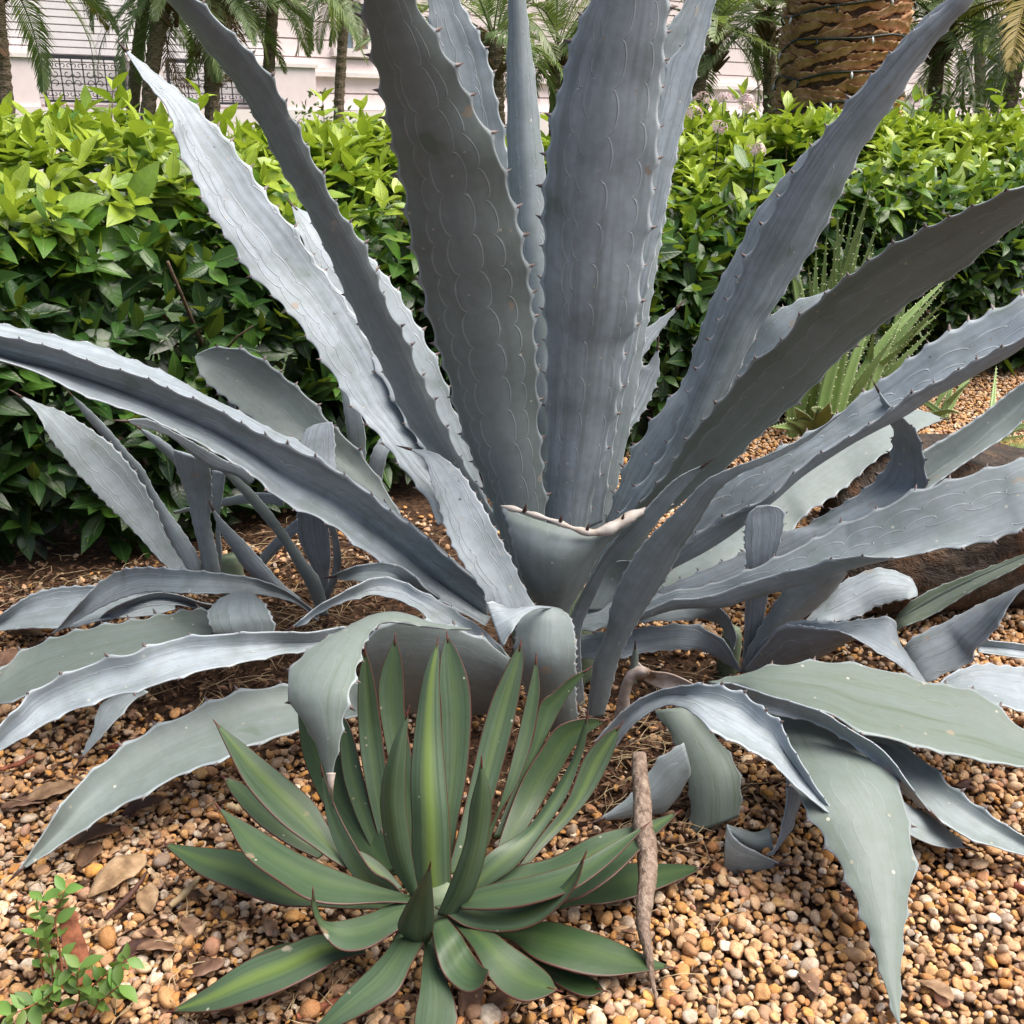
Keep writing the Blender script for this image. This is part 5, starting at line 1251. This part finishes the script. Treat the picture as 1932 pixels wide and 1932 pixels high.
M['aloe'] = mat_agave('aloe_skin', (0.30, 0.40, 0.16), (0.20, 0.30, 0.10), (0.16, 0.27, 0.06), (0.34, 0.42, 0.2), imprint=0.0, margin_w=0.10, streak=0.3, rough=0.4)
M['aloe_tooth'] = mat_simple('aloe_tooth', (0.35, 0.40, 0.22), (0.5, 0.52, 0.32), 40, 0.5)
def aloe(label, foot_px, y0, tips, seed, w=0.020, base_spread=0.05, teeth=True):
    g = np.random.default_rng(seed)
    f = at_h([foot_px], 0.0)[0]
    t = thing('aloe', label, 'aloe', tuple(f))
    for i, (tx, ty, dy) in enumerate(tips):
        tp_ = at_y([(tx, ty)], f[1] + dy)[0]
        b0 = f + np.array([g.normal(0, base_spread), g.normal(0, base_spread), 0.0])
        h = tp_ - b0
        mid = b0 + h * 0.45 + np.array([0, 0, 0.10 * np.linalg.norm(h[:2])]) + g.normal(0, 0.012, 3)
        C = resample([b0, mid, tp_], 40)
        tan = unit(np.gradient(C, axis=0))
        tocam = unit(CAM - C)
        side = unit(np.cross(tan, tocam)); face = np.cross(side, tan)
        s = np.linspace(0, 1, 40)
        ww = w * g.uniform(0.8, 1.2) * (1 - s ** 1.6) * (0.75 + 0.25 * np.sin(s * 3)) + 0.0008
        tt = np.array([-1, -0.5, 0, 0.5, 1, 0.45, -0.45])
        zz = np.array([0.0, -0.22, -0.30, -0.22, 0.0, -0.75, -0.75])
        V = (C[:, None] + side[:, None] * (ww[:, None] * tt)[..., None] + face[:, None] * (ww[:, None] * zz)[..., None]).reshape(-1, 3)
        uv = np.stack([np.repeat(s * 0.6, 7), np.tile(np.array([0, .25, .5, .75, 1, .7, .3]), 40)], 1)
        F = [(r * 7 + k, r * 7 + (k + 1) % 7, (r + 1) * 7 + (k + 1) % 7, (r + 1) * 7 + k) for r in range(39) for k in range(7)]
        F += [tuple(range(7)), tuple(range(39 * 7, 40 * 7))[::-1]]
        mi = [0] * len(F)
        if teeth:
            nv = len(V); TV = []; tu = []
            for r in range(3, 38, 2):
                for k, sg in ((0, -1), (4, 1)):
                    p = V[r * 7 + k]; z_ = 0.0055
                    TV += [p - tan[r] * 0.003, p + tan[r] * 0.003, p + side[r] * sg * z_ + tan[r] * 0.003, p - face[r] * 0.003]
                    F += [(nv, nv + 1, nv + 2), (nv + 1, nv + 3, nv + 2), (nv + 3, nv, nv + 2)]; mi += [1] * 3; nv += 4; tu += [(0, 0)] * 4
            V = np.vstack([V, TV]); uv = np.vstack([uv, tu])
        o = link('leaf', mesh_from('aloe_leaf', V, F, True, uv, [M['aloe'], M['aloe_tooth']], mi), t)
        o.color = (g.uniform(0.1, 0.6), 0, g.random(), 1)
    return t
g = np.random.default_rng(77)
tips = [(1648, 335, 0.0), (1614, 380, 0.05), (1580, 390, 0.1), (1665, 395, 0.02), (1598, 400, -0.02), (1560, 440, 0.1), (1630, 420, 0.1), (1540, 470, 0.05), (1525, 500, 0.0), (1575, 450, -0.05), (1610, 460, -0.05), (1650, 460, 0.05), (1510, 540, 0.05), (1640, 500, -0.08),
        (1495, 580, 0.0), (1590, 500, -0.1), (1480, 620, -0.05), (1555, 520, -0.08), (1620, 540, 0.12), (1455, 330, 0.35), (1660, 540, 0.1), (1535, 560, -0.12)]
aloe('tall clump of narrow upright green aloe leaves growing against the hedge foot', (1545, 815), 3.5, tips, 21, 0.027, 0.06)
tips = [(1800, 512, 0.1), (1785, 535, 0.0), (1765, 560, 0.1), (1740, 570, 0.05), (1790, 560, -0.1), (1745, 600, -0.05), (1730, 415, 0.2), (1700, 600, 0.0), (1690, 630, -0.1), (1650, 620, -0.05), (1760, 620, -0.05), (1720, 640, -0.1), (1670, 570, 0.1), (1775, 590, 0.08)]
aloe('clump of spiny green aloe leaves leaning away over the gravel beside the tall clump', (1600, 800), 3.6, tips, 22, 0.025, 0.06)
tips = [(1480, 790, -0.15), (1455, 805, -0.2), (1500, 770, -0.2), (1565, 760, -0.3), (1580, 790, -0.35), (1530, 770, -0.25), (1610, 770, -0.3)]
aloe('low ring of short broad aloe leaves at the foot of the tall clump', (1540, 835), 3.4, tips, 23, 0.032, 0.02)
aloe('sparse young aloe sprawling on the gravel with thin bent leaves', (1770, 790), 3.0, [(1880, 660, 0.15), (1840, 690, 0.1), (1800, 700, 0.05), (1730, 785, -0.1), (1830, 720, -0.05), (1700, 740, 0.1), (1812, 780, -0.15)], 24, 0.012, 0.02)
aloe('thin-leaved aloe by the yellow spiny cactus', (1850, 845), 2.9, [(1960, 770, 0.1), (1990, 800, 0.0), (1880, 690, 0.3), (1940, 820, -0.1), (1760, 850, -0.1), (1930, 780, 0.2)], 25, 0.014, 0.02)

# golden spiny cactus
NC = NT('cactus_skin')
M['cactus'] = NC.bsdf(NC.ramp(NC.noise(objvec(NC), 30), [(0.3, (0.10, 0.16, 0.04)), (0.7, (0.20, 0.27, 0.08))]), 0.6)
M['gold'] = mat_simple('gold_spines', (0.50, 0.38, 0.13), (0.68, 0.56, 0.26), 50, 0.5, 0.0)
cp = at_h([(1925, 905)], 0.0)[0]
cactus = thing('barrel_cactus', 'low pale yellow spiny cactus at the edge of the gravel', 'cactus', tuple(cp))
a_ = np.linspace(0, 2 * math.pi, 64, endpoint=False); ph_ = np.linspace(0, math.pi / 2, 12)
V = []
for p_ in ph_:
    rr = 0.13 * math.cos(p_) ** 0.8 * (1 + 0.07 * np.cos(a_ * 16)) + 0.0005
    V.append(np.stack([cp[0] + rr * np.cos(a_), cp[1] + rr * np.sin(a_), np.full(64, cp[2] + 0.115 * math.sin(p_))], 1))
V = np.vstack(V)
F = [(r * 64 + k, r * 64 + (k + 1) % 64, (r + 1) * 64 + (k + 1) % 64, (r + 1) * 64 + k) for r in range(11) for k in range(64)]
link('body', mesh_from('cactus_body', V, F, True, mats=[M['cactus']]), cactus)
SV = []; ST = []
for k in range(16):
    for j in range(9):
        a0 = k * 2 * math.pi / 16; p0 = 0.08 + j * 0.17
        rr = 0.14 * math.cos(p0) ** 0.8
        c0_ = np.array([cp[0] + rr * math.cos(a0), cp[1] + rr * math.sin(a0), cp[2] + 0.117 * math.sin(p0)])
        nrm = np.array([math.cos(a0) * math.cos(p0), math.sin(a0) * math.cos(p0), math.sin(p0) + 0.2])
        for q in range(9):
            d = unit(nrm + g.normal(0, 0.55, 3)); e = unit(np.cross(d, g.normal(size=3))) * 0.0007
            n_ = len(SV) * 3
            SV.append(np.array([c0_ - e, c0_ + e, c0_ + d * g.uniform(0.018, 0.035)])); ST.append((n_, n_ + 1, n_ + 2))
sp_ = link('spines', fast_mesh('cactus_spines', np.vstack(SV), ST, M['gold'], False), cactus); sp_['kind'] = 'stuff'

# ---------------------------------------------------------------- clipped bush and pink flower heads behind the hedge
M['bush'] = mat_foliage('bush_leaf', (0.02, 0.05, 0.012), (0.09, 0.16, 0.03), 0.2, 0.5)
def bush(px, y, label, size, seed, n=2600):
    g = np.random.default_rng(seed)
    p = at_y([px], y)[0]; c_ = np.array([p[0], p[1], 0.0])
    t = thing('bush', label, 'bush', tuple(c_), None)
    d = unit(g.normal(size=(n, 3))); d[:, 2] = np.abs(d[:, 2])
    r = g.uniform(0.55, 1.0, n) ** 0.5 * (1 + 0.18 * np.sin(d[:, 0] * 5 + d[:, 1] * 4 + seed))
    O = c_ + d * r[:, None] * np.array(size)
    X = unit(g.normal(size=(n, 3)) + d * 0.8); Nn = unit(np.cross(X, g.normal(size=(n, 3)))); Yv = np.cross(Nn, X)
    L = g.uniform(0.035, 0.065, n)
    tv = TM[0][0][None] * L[:, None, None]
    gg = O[:, None] + tv[..., :1] * X[:, None] + tv[..., 1:2] * Yv[:, None] + tv[..., 2:3] * Nn[:, None]
    ag = np.repeat(np.clip(g.normal(0.4, 0.25, n) + 0.3 * d[:, 2], 0, 1), 14)
    o = link('foliage', fast_mesh('bush_foliage', gg.reshape(-1, 3), (TM[0][1][None] + (np.arange(n) * 14)[:, None, None]).reshape(-1, 3), M['bush'], True, {'age': ag}), t); o['kind'] = 'stuff'
    b = Bag()
    for i in range(9):
        e = unit(g.normal(size=3)); e[2] = abs(e[2]) + 0.3
        V, F = tube([c_ + np.array([0, 0, -0.02]), c_ + e * np.array(size) * 0.4, c_ + e * np.array(size) * 0.7], [0.02, 0.012, 0.004], 6); b.add(V, F)
    link('stems', mesh_from('bush_stems', np.vstack(b.V), b.F, True, mats=[M['twig']]), t)
    return t
bush((1890, 215), 7.8, 'low dense green bush behind the hedge, under the yellowing palm frond', (0.75, 0.5, 1.45), 3)
bush((1770, 225), 8.1, 'low dense green bush just right of the thick ringed trunk', (0.55, 0.5, 1.30), 4, 2000)
bush((1400, 215), 7.6, 'low green bush behind the hedge under the pink flowers', (0.5, 0.4, 1.22), 5, 1800)
bush((560, 215), 8.2, 'low green bush behind the hedge before the banded wall', (0.7, 0.4, 1.20), 6, 1800)
bush((820, 215), 8.4, 'low green bush behind the hedge and the upright agave leaves', (0.9, 0.4, 1.24), 7, 2200)
M['petal'] = mat_simple('pink_petal', (0.74, 0.52, 0.56), (0.82, 0.68, 0.69), 40, 0.6, 0.0, translucent=0.25)
def flower_head(px, y, seed, label):
    g = np.random.default_rng(seed)
    c_ = at_y([px], y)[0]
    t = thing('flower_head', label, 'flower', tuple(c_ - np.array([0, 0, 0.25])), 'pink flower heads above the hedge')
    V, F = tube([c_ - np.array([0.01, 0, 0.25]), c_ - np.array([0, 0, 0.1]), c_], [0.003, 0.003, 0.002], 5)
    link('stem', mesh_from('stem', V, F, True, mats=[M['bush']]), t)
    for i in range(12):
        d = unit(g.normal(size=3)); d[2] = abs(d[2]) - 0.2
        p = c_ + d * np.array([0.036, 0.036, 0.036])
        b = Bag()
        e1 = unit(np.cross(d, g.normal(size=3))); e2 = np.cross(d, e1)
        for k in range(5):
            a = k * 2 * math.pi / 5; u1 = e1 * math.cos(a) + e2 * math.sin(a); w1 = np.cross(d, u1)
            b.add(np.array([p, p + u1 * 0.009 + w1 * 0.004 + d * 0.002, p + u1 * 0.017 - d * 0.001, p + u1 * 0.009 - w1 * 0.004 + d * 0.002]), [(0, 1, 2, 3)])
        b.add(*tube([p - d * 0.025, p], [0.001, 0.0015], 4))
        link('floret', b.mesh('floret', M['petal'], True), t)
for i, (x, y_, d) in enumerate([(1326, 188, 4.6), (1365, 186, 4.7), (1408, 192, 4.6), (1410, 206, 4.5), (1308, 215, 4.4), (1355, 243, 4.15), (1425, 285, 3.9)]):
    flower_head((x, y_), d, 60 + i, 'cluster of small pale pink star flowers standing above the hedge top' if i < 5 else ('pale pink star flower cluster nestled among hedge leaves below the standing ones' if i == 5 else 'lowest pale pink flower cluster, half sunk in the hedge leaves'))

# ---------------------------------------------------------------- litter: dead leaves, sticks, chips, weed
def dead_leaf(px, size, rot, seed, label, dark=False, lift=0.012, curl=0.5):
    g = np.random.default_rng(seed)
    p = at_h([px], 0.012)[0]
    n, m = 12, 5
    V = []
    bend = g.uniform(-0.5, 0.5); cup = curl * g.uniform(0.4, 1.0); tw = g.uniform(-0.8, 0.8)
    for top in (0, 1):
        for i in range(n):
            x = i / (n - 1)
            w = 0.26 * math.sin(math.pi * min(1, 0.04 + x * 0.96)) ** 0.75 + 0.004
            for j in range(m):
                t_ = j / (m - 1) * 2 - 1
                z_ = cup * (t_ * w) ** 2 * 2.2 + 0.18 * cup * math.sin(x * 3.1) + tw * t_ * w * (x - 0.4) * 0.8 + 0.02 * math.sin(x * 19 + j * 2 + seed)
                V.append((x - 0.5, t_ * w + bend * (x - 0.5) ** 2, z_ - top * 0.012))
    V = np.array(V) * size
    F = []
    k = n * m
    for i in range(n - 1):
        for j in range(m - 1):
            q = i * m + j
            F += [(q, q + m, q + m + 1, q + 1), (k + q, k + q + 1, k + q + m + 1, k + q + m)]
        q = i * m
        F += [(q, k + q, k + q + m, q + m), (q + m - 1, q + 2 * m - 1, k + q + 2 * m - 1, k + q + m - 1)]
    F += [tuple(range(m)) + tuple(k + j for j in range(m - 1, -1, -1)), tuple((n - 1) * m + j for j in range(m - 1, -1, -1)) + tuple(k + (n - 1) * m + j for j in range(m))]
    V[:, 2] -= V[:, 2].min()
    o = link('dead_leaf', mesh_from('dead_leaf', V, F, True, mats=[M['dead_dark' if dark else 'dead']]), None, (p[0], p[1], float(gz(p[0], p[1])) + lift))
    o.rotation_euler = (g.normal(0, 0.12), g.normal(0, 0.12), rot)
    return tag(o, label, 'dead leaf', 'dead leaves on the gravel')
DL = [((100, 1492), 0.085, 0.5, 'curled pale brown dead leaf beside the tip of the long grey-green leaf'), ((42, 1510), 0.07, 0.2, 'narrow grey dead leaf lying near the bed edge gravel'),
      ((228, 1650), 0.105, 1.0, 'large twisted tan dead leaf on the gravel below the grey-green leaf'), ((278, 1690), 0.06, 1.8, 'small pointed dead leaf beside the large twisted one'),
      ((180, 1572), 0.075, 0.4, 'dark curled dead leaf under the edge of the grey-green leaf'), ((172, 1605), 0.065, 1.5, 'dark narrow dead leaf hanging below the grey-green leaf'),
      ((300, 1785), 0.06, 0.1, 'flat brown dead leaf by the tip of the compact agave'), ((250, 1790), 0.055, 0.8, 'dark red-brown dead leaf fragment in the litter'), ((360, 1745), 0.05, 2.2, 'torn brown dead leaf among litter near compact agave'),
      ((385, 1830), 0.06, 0.3, 'rust brown dead leaf lying at the end of a compact agave leaf'), ((270, 1520), 0.07, 0.7, 'dark dead leaf tucked under the middle of the grey-green leaf'), ((340, 1400), 0.07, 1.9, 'upright brown dead leaf in the shade of the drooping leaf'),
      ((960, 1900), 0.06, 0.2, 'curled red-brown dead leaf below the compact agave'), ((890, 1895), 0.06, 1.3, 'straw-brown dead leaf hanging at the base of the compact agave'), ((1610, 1660), 0.055, 0.9, 'small dead leaf against the long hanging leaf'), ((1525, 1860), 0.045, 1.8, 'small mauve-brown dead leaf alone on the open gravel'),
      ((1825, 1490), 0.05, 0.5, 'dark dead leaf on the gravel beyond the dark drooping leaf'), ((1765, 1870), 0.05, 2.4, 'split dead leaf near the tip of the long hanging leaf'), ((60, 1200), 0.09, 0.6, 'brown dead leaf in the mulch by the low grey leaf'), ((20, 1245), 0.08, 1.2, 'brown dead leaf at the edge of the shaded mulch')]
for i, (px, s_, r_, lab) in enumerate(DL):
    dead_leaf(px, s_, r_, 300 + i, lab, dark=('dark' in lab))
# fine litter nobody could count
M['litter'] = mat_simple('leaf_litter', (0.03, 0.015, 0.009), (0.12, 0.06, 0.032), 45, 0.8, 0.3, 0.003, 2, c3=(0.30, 0.19, 0.11))
LV = []; LT = []; nbv = 0
g = np.random.default_rng(91)
zones = [((260, 1700), 170, 110, 240), ((60, 1215), 110, 50, 260), ((300, 1430), 160, 60, 160), ((760, 1880), 200, 60, 200), ((1180, 1560), 120, 80, 200), ((1330, 1280), 120, 40, 120), ((650, 1220), 200, 60, 160), ((1560, 900), 100, 40, 160), ((1250, 1450), 100, 60, 160), ((1850, 700), 120, 30, 120), ((1200, 880), 50, 30, 60), ((150, 1130), 220, 30, 1100), ((1240, 1430), 110, 60, 700), ((560, 1180), 220, 70, 1100), ((500, 1050), 200, 40, 700), ((300, 1290), 160, 30, 400), ((950, 1300), 130, 60, 200), ((1100, 1210), 150, 60, 200)]
for (cx, cy), sx, sy, n in zones:
    pts = at_h(np.stack([g.normal(cx, sx, n), np.clip(g.normal(cy, sy, n), 600, 2050)], 1), 0.010)
    for p in pts:
        L = g.uniform(0.008, 0.035); w = L * g.uniform(0.12, 0.45); a = g.uniform(0, 6.28)
        d = np.array([math.cos(a), math.sin(a), g.normal(0, 0.25)]); e = np.array([-math.sin(a), math.cos(a), g.normal(0, 0.3)])
        z0 = np.array([0, 0, gz(p[0], p[1]) + g.uniform(0.004, 0.014)])
        p = np.array([p[0], p[1], 0]) + z0
        up_ = np.array([0, 0, L * g.uniform(0.05, 0.3)])
        LV.append(np.array([p - d * L / 2, p + e * w / 2 + up_, p + d * L / 2, p - e * w / 2 + up_ * 0.5, p - np.array([0, 0, 0.002])]))
        LT += [(nbv, nbv + 1, nbv + 2), (nbv, nbv + 2, nbv + 3), (nbv, nbv + 4, nbv + 1), (nbv + 1, nbv + 4, nbv + 2), (nbv + 2, nbv + 4, nbv + 3), (nbv + 3, nbv + 4, nbv)]; nbv += 5
half = len(LV) // 1
lit = link('leaf_litter', fast_mesh('leaf_litter', np.vstack(LV), LT, M['litter'], False)); lit['kind'] = 'stuff'
lit['label'] = 'brown crumbled leaf litter and mulch scattered over the gravel'; lit['category'] = 'litter'
SVV = Bag()
for (cx, cy), sx, sy, n in zones:
    pts = at_h(np.stack([g.normal(cx, sx * 1.3, n // 6), np.clip(g.normal(cy, sy * 1.2, n // 6), 620, 2050)], 1), 0.012)
    for p in pts:
        a = g.uniform(0, 6.28); L = g.uniform(0.03, 0.10); d = np.array([math.cos(a), math.sin(a), 0]); s_ = np.array([-d[1], d[0], 0])
        p = np.array([p[0], p[1], gz(p[0], p[1]) + 0.014])
        V, F = tube([p - d * L / 2, p + s_ * L * g.normal(0, 0.1) + np.array([0, 0, 0.004]), p + d * L / 2], [0.0006, 0.0008, 0.0005], 4); SVV.add(V, F)
st_ = link('straw_litter', SVV.mesh('straw_litter', M['straw'], True)); st_['kind'] = 'stuff'
st_['label'] = 'thin dry straw stalks strewn over the gravel'; st_['category'] = 'straw'

def stick(pxs, hs, r, mat, label, cat, name='stick', jitter=0.12, sides=9, group=None):
    P = np.vstack([at_h([p], h)[0] for p, h in zip(pxs, hs)])
    C = resample(P, 40)
    C += np.stack([np.interp(np.arange(40), np.arange(0, 40, 4), rng.normal(0, r[0] * 0.11, 10)) for _ in range(3)], 1)
    rr = np.interp(np.linspace(0, 1, 40), np.linspace(0, 1, len(r)), r)
    V, F = tube(C, rr, sides, jitter=jitter)
    o = link(name, mesh_from(name, V, F, True, mats=[mat]))
    return tag(o, label, cat, group)
stick([(1207, 1425), (1212, 1540), (1220, 1640), (1215, 1740), (1226, 1820), (1242, 1895)], [0.20, 0.15, 0.115, 0.085, 0.045, 0.012], [0.011, 0.013, 0.0155, 0.0125, 0.0075, 0.0015], M['stick'], 'weathered brown dead stalk leaning across the compact agave leaf tips', 'stick', 'dead_stalk', jitter=0.05)
stick([(0, 1452), (35, 1440), (66, 1424)], [0.014] * 3, [0.004, 0.005, 0.002], M['redwood'], 'dark red wood sliver lying behind the grey-green leaf tip', 'wood chip', 'wood_sliver')
stick([(200, 1412), (240, 1402), (275, 1388)], [0.016] * 3, [0.003, 0.006, 0.003], M['redwood'], 'reddish shredded bark strip in the shade of the drooping leaf', 'bark', 'bark_strip')
stick([(198, 1735), (245, 1690), (278, 1645)], [0.014, 0.02, 0.03], [0.003, 0.005, 0.002], M['dead_dark'], 'dark brown twig across the large twisted dead leaf', 'twig', 'twig')
stick([(320, 1710), (350, 1685), (375, 1655)], [0.014] * 3, [0.004, 0.006, 0.003], M['straw'], 'splintered straw-coloured wood sliver near the compact agave tip', 'wood chip', 'wood_sliver')
stick([(1900, 1660), (1932, 1680), (1965, 1705)], [0.014] * 3, [0.004, 0.006, 0.004], M['redwood'], 'red-brown wood sliver on the open gravel beyond the hanging leaf', 'wood chip', 'wood_sliver')
stick([(430, 1520), (455, 1525), (475, 1515)], [0.016] * 3, [0.005, 0.007, 0.004], M['straw'], 'pale wood chip between the compact agave and the grey-green leaf', 'wood chip', 'wood_sliver')
stick([(560, 1920), (610, 1900), (660, 1878)], [0.014] * 3, [0.004, 0.006, 0.003], M['redwood'], 'red-brown bark strip at the foot of the compact agave', 'bark', 'bark_strip')
# leaning redwood chip among the weed
pc_ = at_h([(155, 1855)], 0.0)[0]; pt_ = at_h([(127, 1728)], 0.075)[0]
b = Bag(); ax_ = unit(pt_ - pc_); sx_ = unit(np.cross(ax_, [0, 0, 1.0])); fx_ = np.cross(sx_, ax_); Lc = np.linalg.norm(pt_ - pc_)
VV = []
g = np.random.default_rng(5)
for i in range(9):
    q = i / 8
    c_ = pc_ + ax_ * Lc * q; w = 0.0165 * (1 - 0.28 * q) + g.normal(0, 0.001); d = 0.006
    for a, e in ((-1, -1), (1, -1), (1, 1), (0.3, 1.3), (-1, 1)):
        VV.append(c_ + sx_ * w * a + fx_ * d * e + (ax_ * g.normal(0, 0.007) if i == 8 else 0))
b.add(np.array(VV), [(r * 5 + k, r * 5 + (k + 1) % 5, (r + 1) * 5 + (k + 1) % 5, (r + 1) * 5 + k) for r in range(8) for k in range(5)] + [tuple(range(5))[::-1], tuple(range(40, 45))])
chip = link('wood_chip', b.mesh('wood_chip', M['redwood']), None)
tag(chip, 'upright splintered red wood chip among the small green weed', 'wood chip')

# dried, curled old leaf parts in the heart of the rosette
leaf(big, 'X1', [(1160, 1370), (1168, 1310), (1180, 1270), (1205, 1255), (1225, 1262)], [(1195, 1375), (1188, 1320), (1198, 1285), (1215, 1280), (1226, 1270)], Y=[1.62, 1.60, 1.58], mat='dry', sp=0, c=-0.3, wave=0.006, tip=False, name='withered_leaf')
leaf(big, 'X2', [(1195, 1240), (1225, 1262), (1262, 1268), (1300, 1285), (1330, 1305)], [(1190, 1262), (1220, 1285), (1255, 1300), (1290, 1308), (1325, 1312)], Y=[1.60, 1.58, 1.57], mat='dry', sp=0, c=0.2, wave=0.007, tip=False, name='withered_leaf')
leaf(big, 'X3', [(1185, 1290), (1192, 1240), (1198, 1215)], [(1200, 1290), (1204, 1240), (1199, 1215)], Y=[1.6, 1.59, 1.58], g=0.8, sp=0, c=-0.2, slen=0.01)
# rim of the torn cup leaf: pale, rolled callus edge
P = at_y(resample([(944, 954), (994, 967), (1044, 983), (1085, 998), (1117, 1005), (1145, 1000), (1164, 990), (1200, 970), (1240, 958), (1271, 951)], 60), series([1.73, 1.70, 1.68, 1.68, 1.71, 1.76], 60))
rr = 0.003 + 0.0065 * np.exp(-((np.linspace(0, 1, 60) - 0.68) / 0.17) ** 2) + 0.003 * np.sin(np.linspace(0, 23, 60)) ** 2
rr[-4:] *= [0.8, 0.6, 0.4, 0.15]; rr[:3] *= [0.3, 0.6, 0.8]
V, F = tube(P, rr, 10, jitter=0.05)
link('torn_rim', mesh_from('torn_rim', V, F, True, mats=[M['rim']] if 'rim' in M else [mat_simple('torn_rim', (0.30, 0.22, 0.14), (0.46, 0.42, 0.38), 22, 0.6, 0.4, c3=(0.50, 0.47, 0.44))]), big)
for i in (8, 20, 29, 41, 50, 57):
    p = P[i]
    V, F = tube([p, p + np.array([0.002, -0.004, 0.010]), p + np.array([0.004, -0.006, 0.020])], [0.005, 0.003, 0.0003], 6)
    link('spine', mesh_from('spine', V, F, True, mats=[M['spine']]), big)

# water drops resting on some leaves
M['water'] = None
NW = NT('water_drop')
gb = NW.n('ShaderNodeBsdfPrincipled'); gb.inputs['Base Color'].default_value = (1, 1, 1, 1); gb.inputs['Roughness'].default_value = 0.02
gb.inputs['IOR'].default_value = 1.33; gb.inputs['Transmission Weight'].default_value = 1.0
tb_ = NW.n('ShaderNodeBsdfTransparent'); gl_ = NW.n('ShaderNodeBsdfGlossy'); gl_.inputs['Roughness'].default_value = 0.03
lw_ = NW.n('ShaderNodeLayerWeight'); lw_.inputs[0].default_value = 0.22; mx_ = NW.n('ShaderNodeMixShader')
NW.t.nodes.remove(gb)
NW.t.links.new(lw_.outputs['Fresnel'], mx_.inputs[0]); NW.t.links.new(tb_.outputs[0], mx_.inputs[1]); NW.t.links.new(gl_.outputs[0], mx_.inputs[2]); NW.t.links.new(mx_.outputs[0], NW.out.inputs[0]); M['water'] = NW.m
IV1, IF1 = ico(2)
for key, n in (('A11', 34), ('A14', 40), ('A15b', 30), ('A13', 34), ('A8', 26), ('F1', 14), ('A7b', 12), ('A22', 10)):
    Lf = LEAVES[key]; b = Bag()
    g = np.random.default_rng(hash(key) % 1000 if False else sum(map(ord, key)))
    A, B = Lf['A'], Lf['B']
    for _ in range(n):
        i = g.integers(int(A.shape[0] * 0.15), int(A.shape[0] * 0.92)); k = g.integers(2, A.shape[1] - 2)
        nmv = Lf['nm'][i, k]
        if (CAM - A[i, k]) @ nmv < 0: p = B[i, k]; nmv = -nmv
        else: p = A[i, k]
        if nmv[2] < 0.05: continue
        r0 = g.uniform(0.0008, 0.0021) * (1.4 if g.random() < 0.15 else 1)
        e = unit(np.cross(nmv, [0.3, 0.5, 0.8])); f2 = np.cross(nmv, e)
        b.add(p + IV1[:, :1] * e * r0 + IV1[:, 1:2] * f2 * r0 * g.uniform(0.8, 1.3) + IV1[:, 2:3] * nmv * r0 * 0.6, IF1)
    if b.V:
        o = link('water_drops', b.mesh('water_drops', M['water'], True), Lf['obj']); o.location = (0, 0, 0); o['kind'] = 'stuff'

# small weed with opposite oval leaves
M['weed'] = mat_foliage('weed_leaf', (0.06, 0.14, 0.025), (0.15, 0.26, 0.05), 0.2, 0.5)
weed = thing('weed', 'small green weed with paired oval leaves sprouting from the gravel', 'weed', tuple(at_h([(150, 1900)], 0.0)[0]))
g = np.random.default_rng(17)
wst = [[((120, 1850), 0.01), ((112, 1790), 0.05), ((105, 1735), 0.085), ((122, 1680), 0.12)], [((85, 1870), 0.01), ((75, 1800), 0.05), ((68, 1750), 0.08), ((80, 1700), 0.10)], [((150, 1890), 0.005), ((175, 1860), 0.03), ((205, 1835), 0.05), ((240, 1810), 0.06)],
       [((110, 1900), 0.005), ((80, 1890), 0.03), ((55, 1900), 0.04), ((20, 1915), 0.04)], [((100, 1890), 0.005), ((100, 1840), 0.05), ((92, 1800), 0.07), ((85, 1770), 0.085)], [((140, 1910), 0.0), ((150, 1880), 0.03), ((145, 1850), 0.06), ((150, 1825), 0.075)], [((170, 1920), 0.0), ((185, 1895), 0.02), ((200, 1880), 0.035), ((225, 1860), 0.05)], [((60, 1930), 0.0), ((70, 1900), 0.03), ((90, 1880), 0.045), ((110, 1862), 0.06)]]
for st in wst:
    P = np.vstack([at_h([p], h)[0] for p, h in st]); C = resample(P, 20)
    V, F = tube(C, np.linspace(0.0016, 0.0008, 20), 5)
    link('stem', mesh_from('stem', V, F, True, mats=[M['redwood']]), weed)
    for i in (5, 9, 12, 15, 17, 19):
        tn = unit(C[min(i + 1, 19)] - C[i - 1])
        a0 = g.uniform(0, 3.14)
        e1 = unit(np.cross(tn, [0.2, 0.1, 1.0])); e2 = np.cross(tn, e1)
        for sg in (-1, 1):
            sd_ = (e1 * math.cos(a0) + e2 * math.sin(a0)) * sg
            d = unit(sd_ + tn * 0.5 + np.array([0, 0, 0.25])); nn = unit(np.array([0, -0.25, 1.0]) + g.normal(0, 0.25, 3)); nn = unit(nn - d * (nn @ d)); yv = np.cross(nn, d)
            k = g.integers(0, 3); L = g.uniform(0.020, 0.034)
            tv = TM[k][0] * L * np.array([1, 1.15, 1])
            link('leaf', fast_mesh('weed_leaf', C[i] + tv[:, :1] * d + tv[:, 1:2] * yv + tv[:, 2:3] * nn, TM[k][1], M['weed'], True, {'age': np.full(14, g.random())}), weed)

# tidy helper data
for o in bpy.data.objects:
    if 'base_' in o: del o['base_']
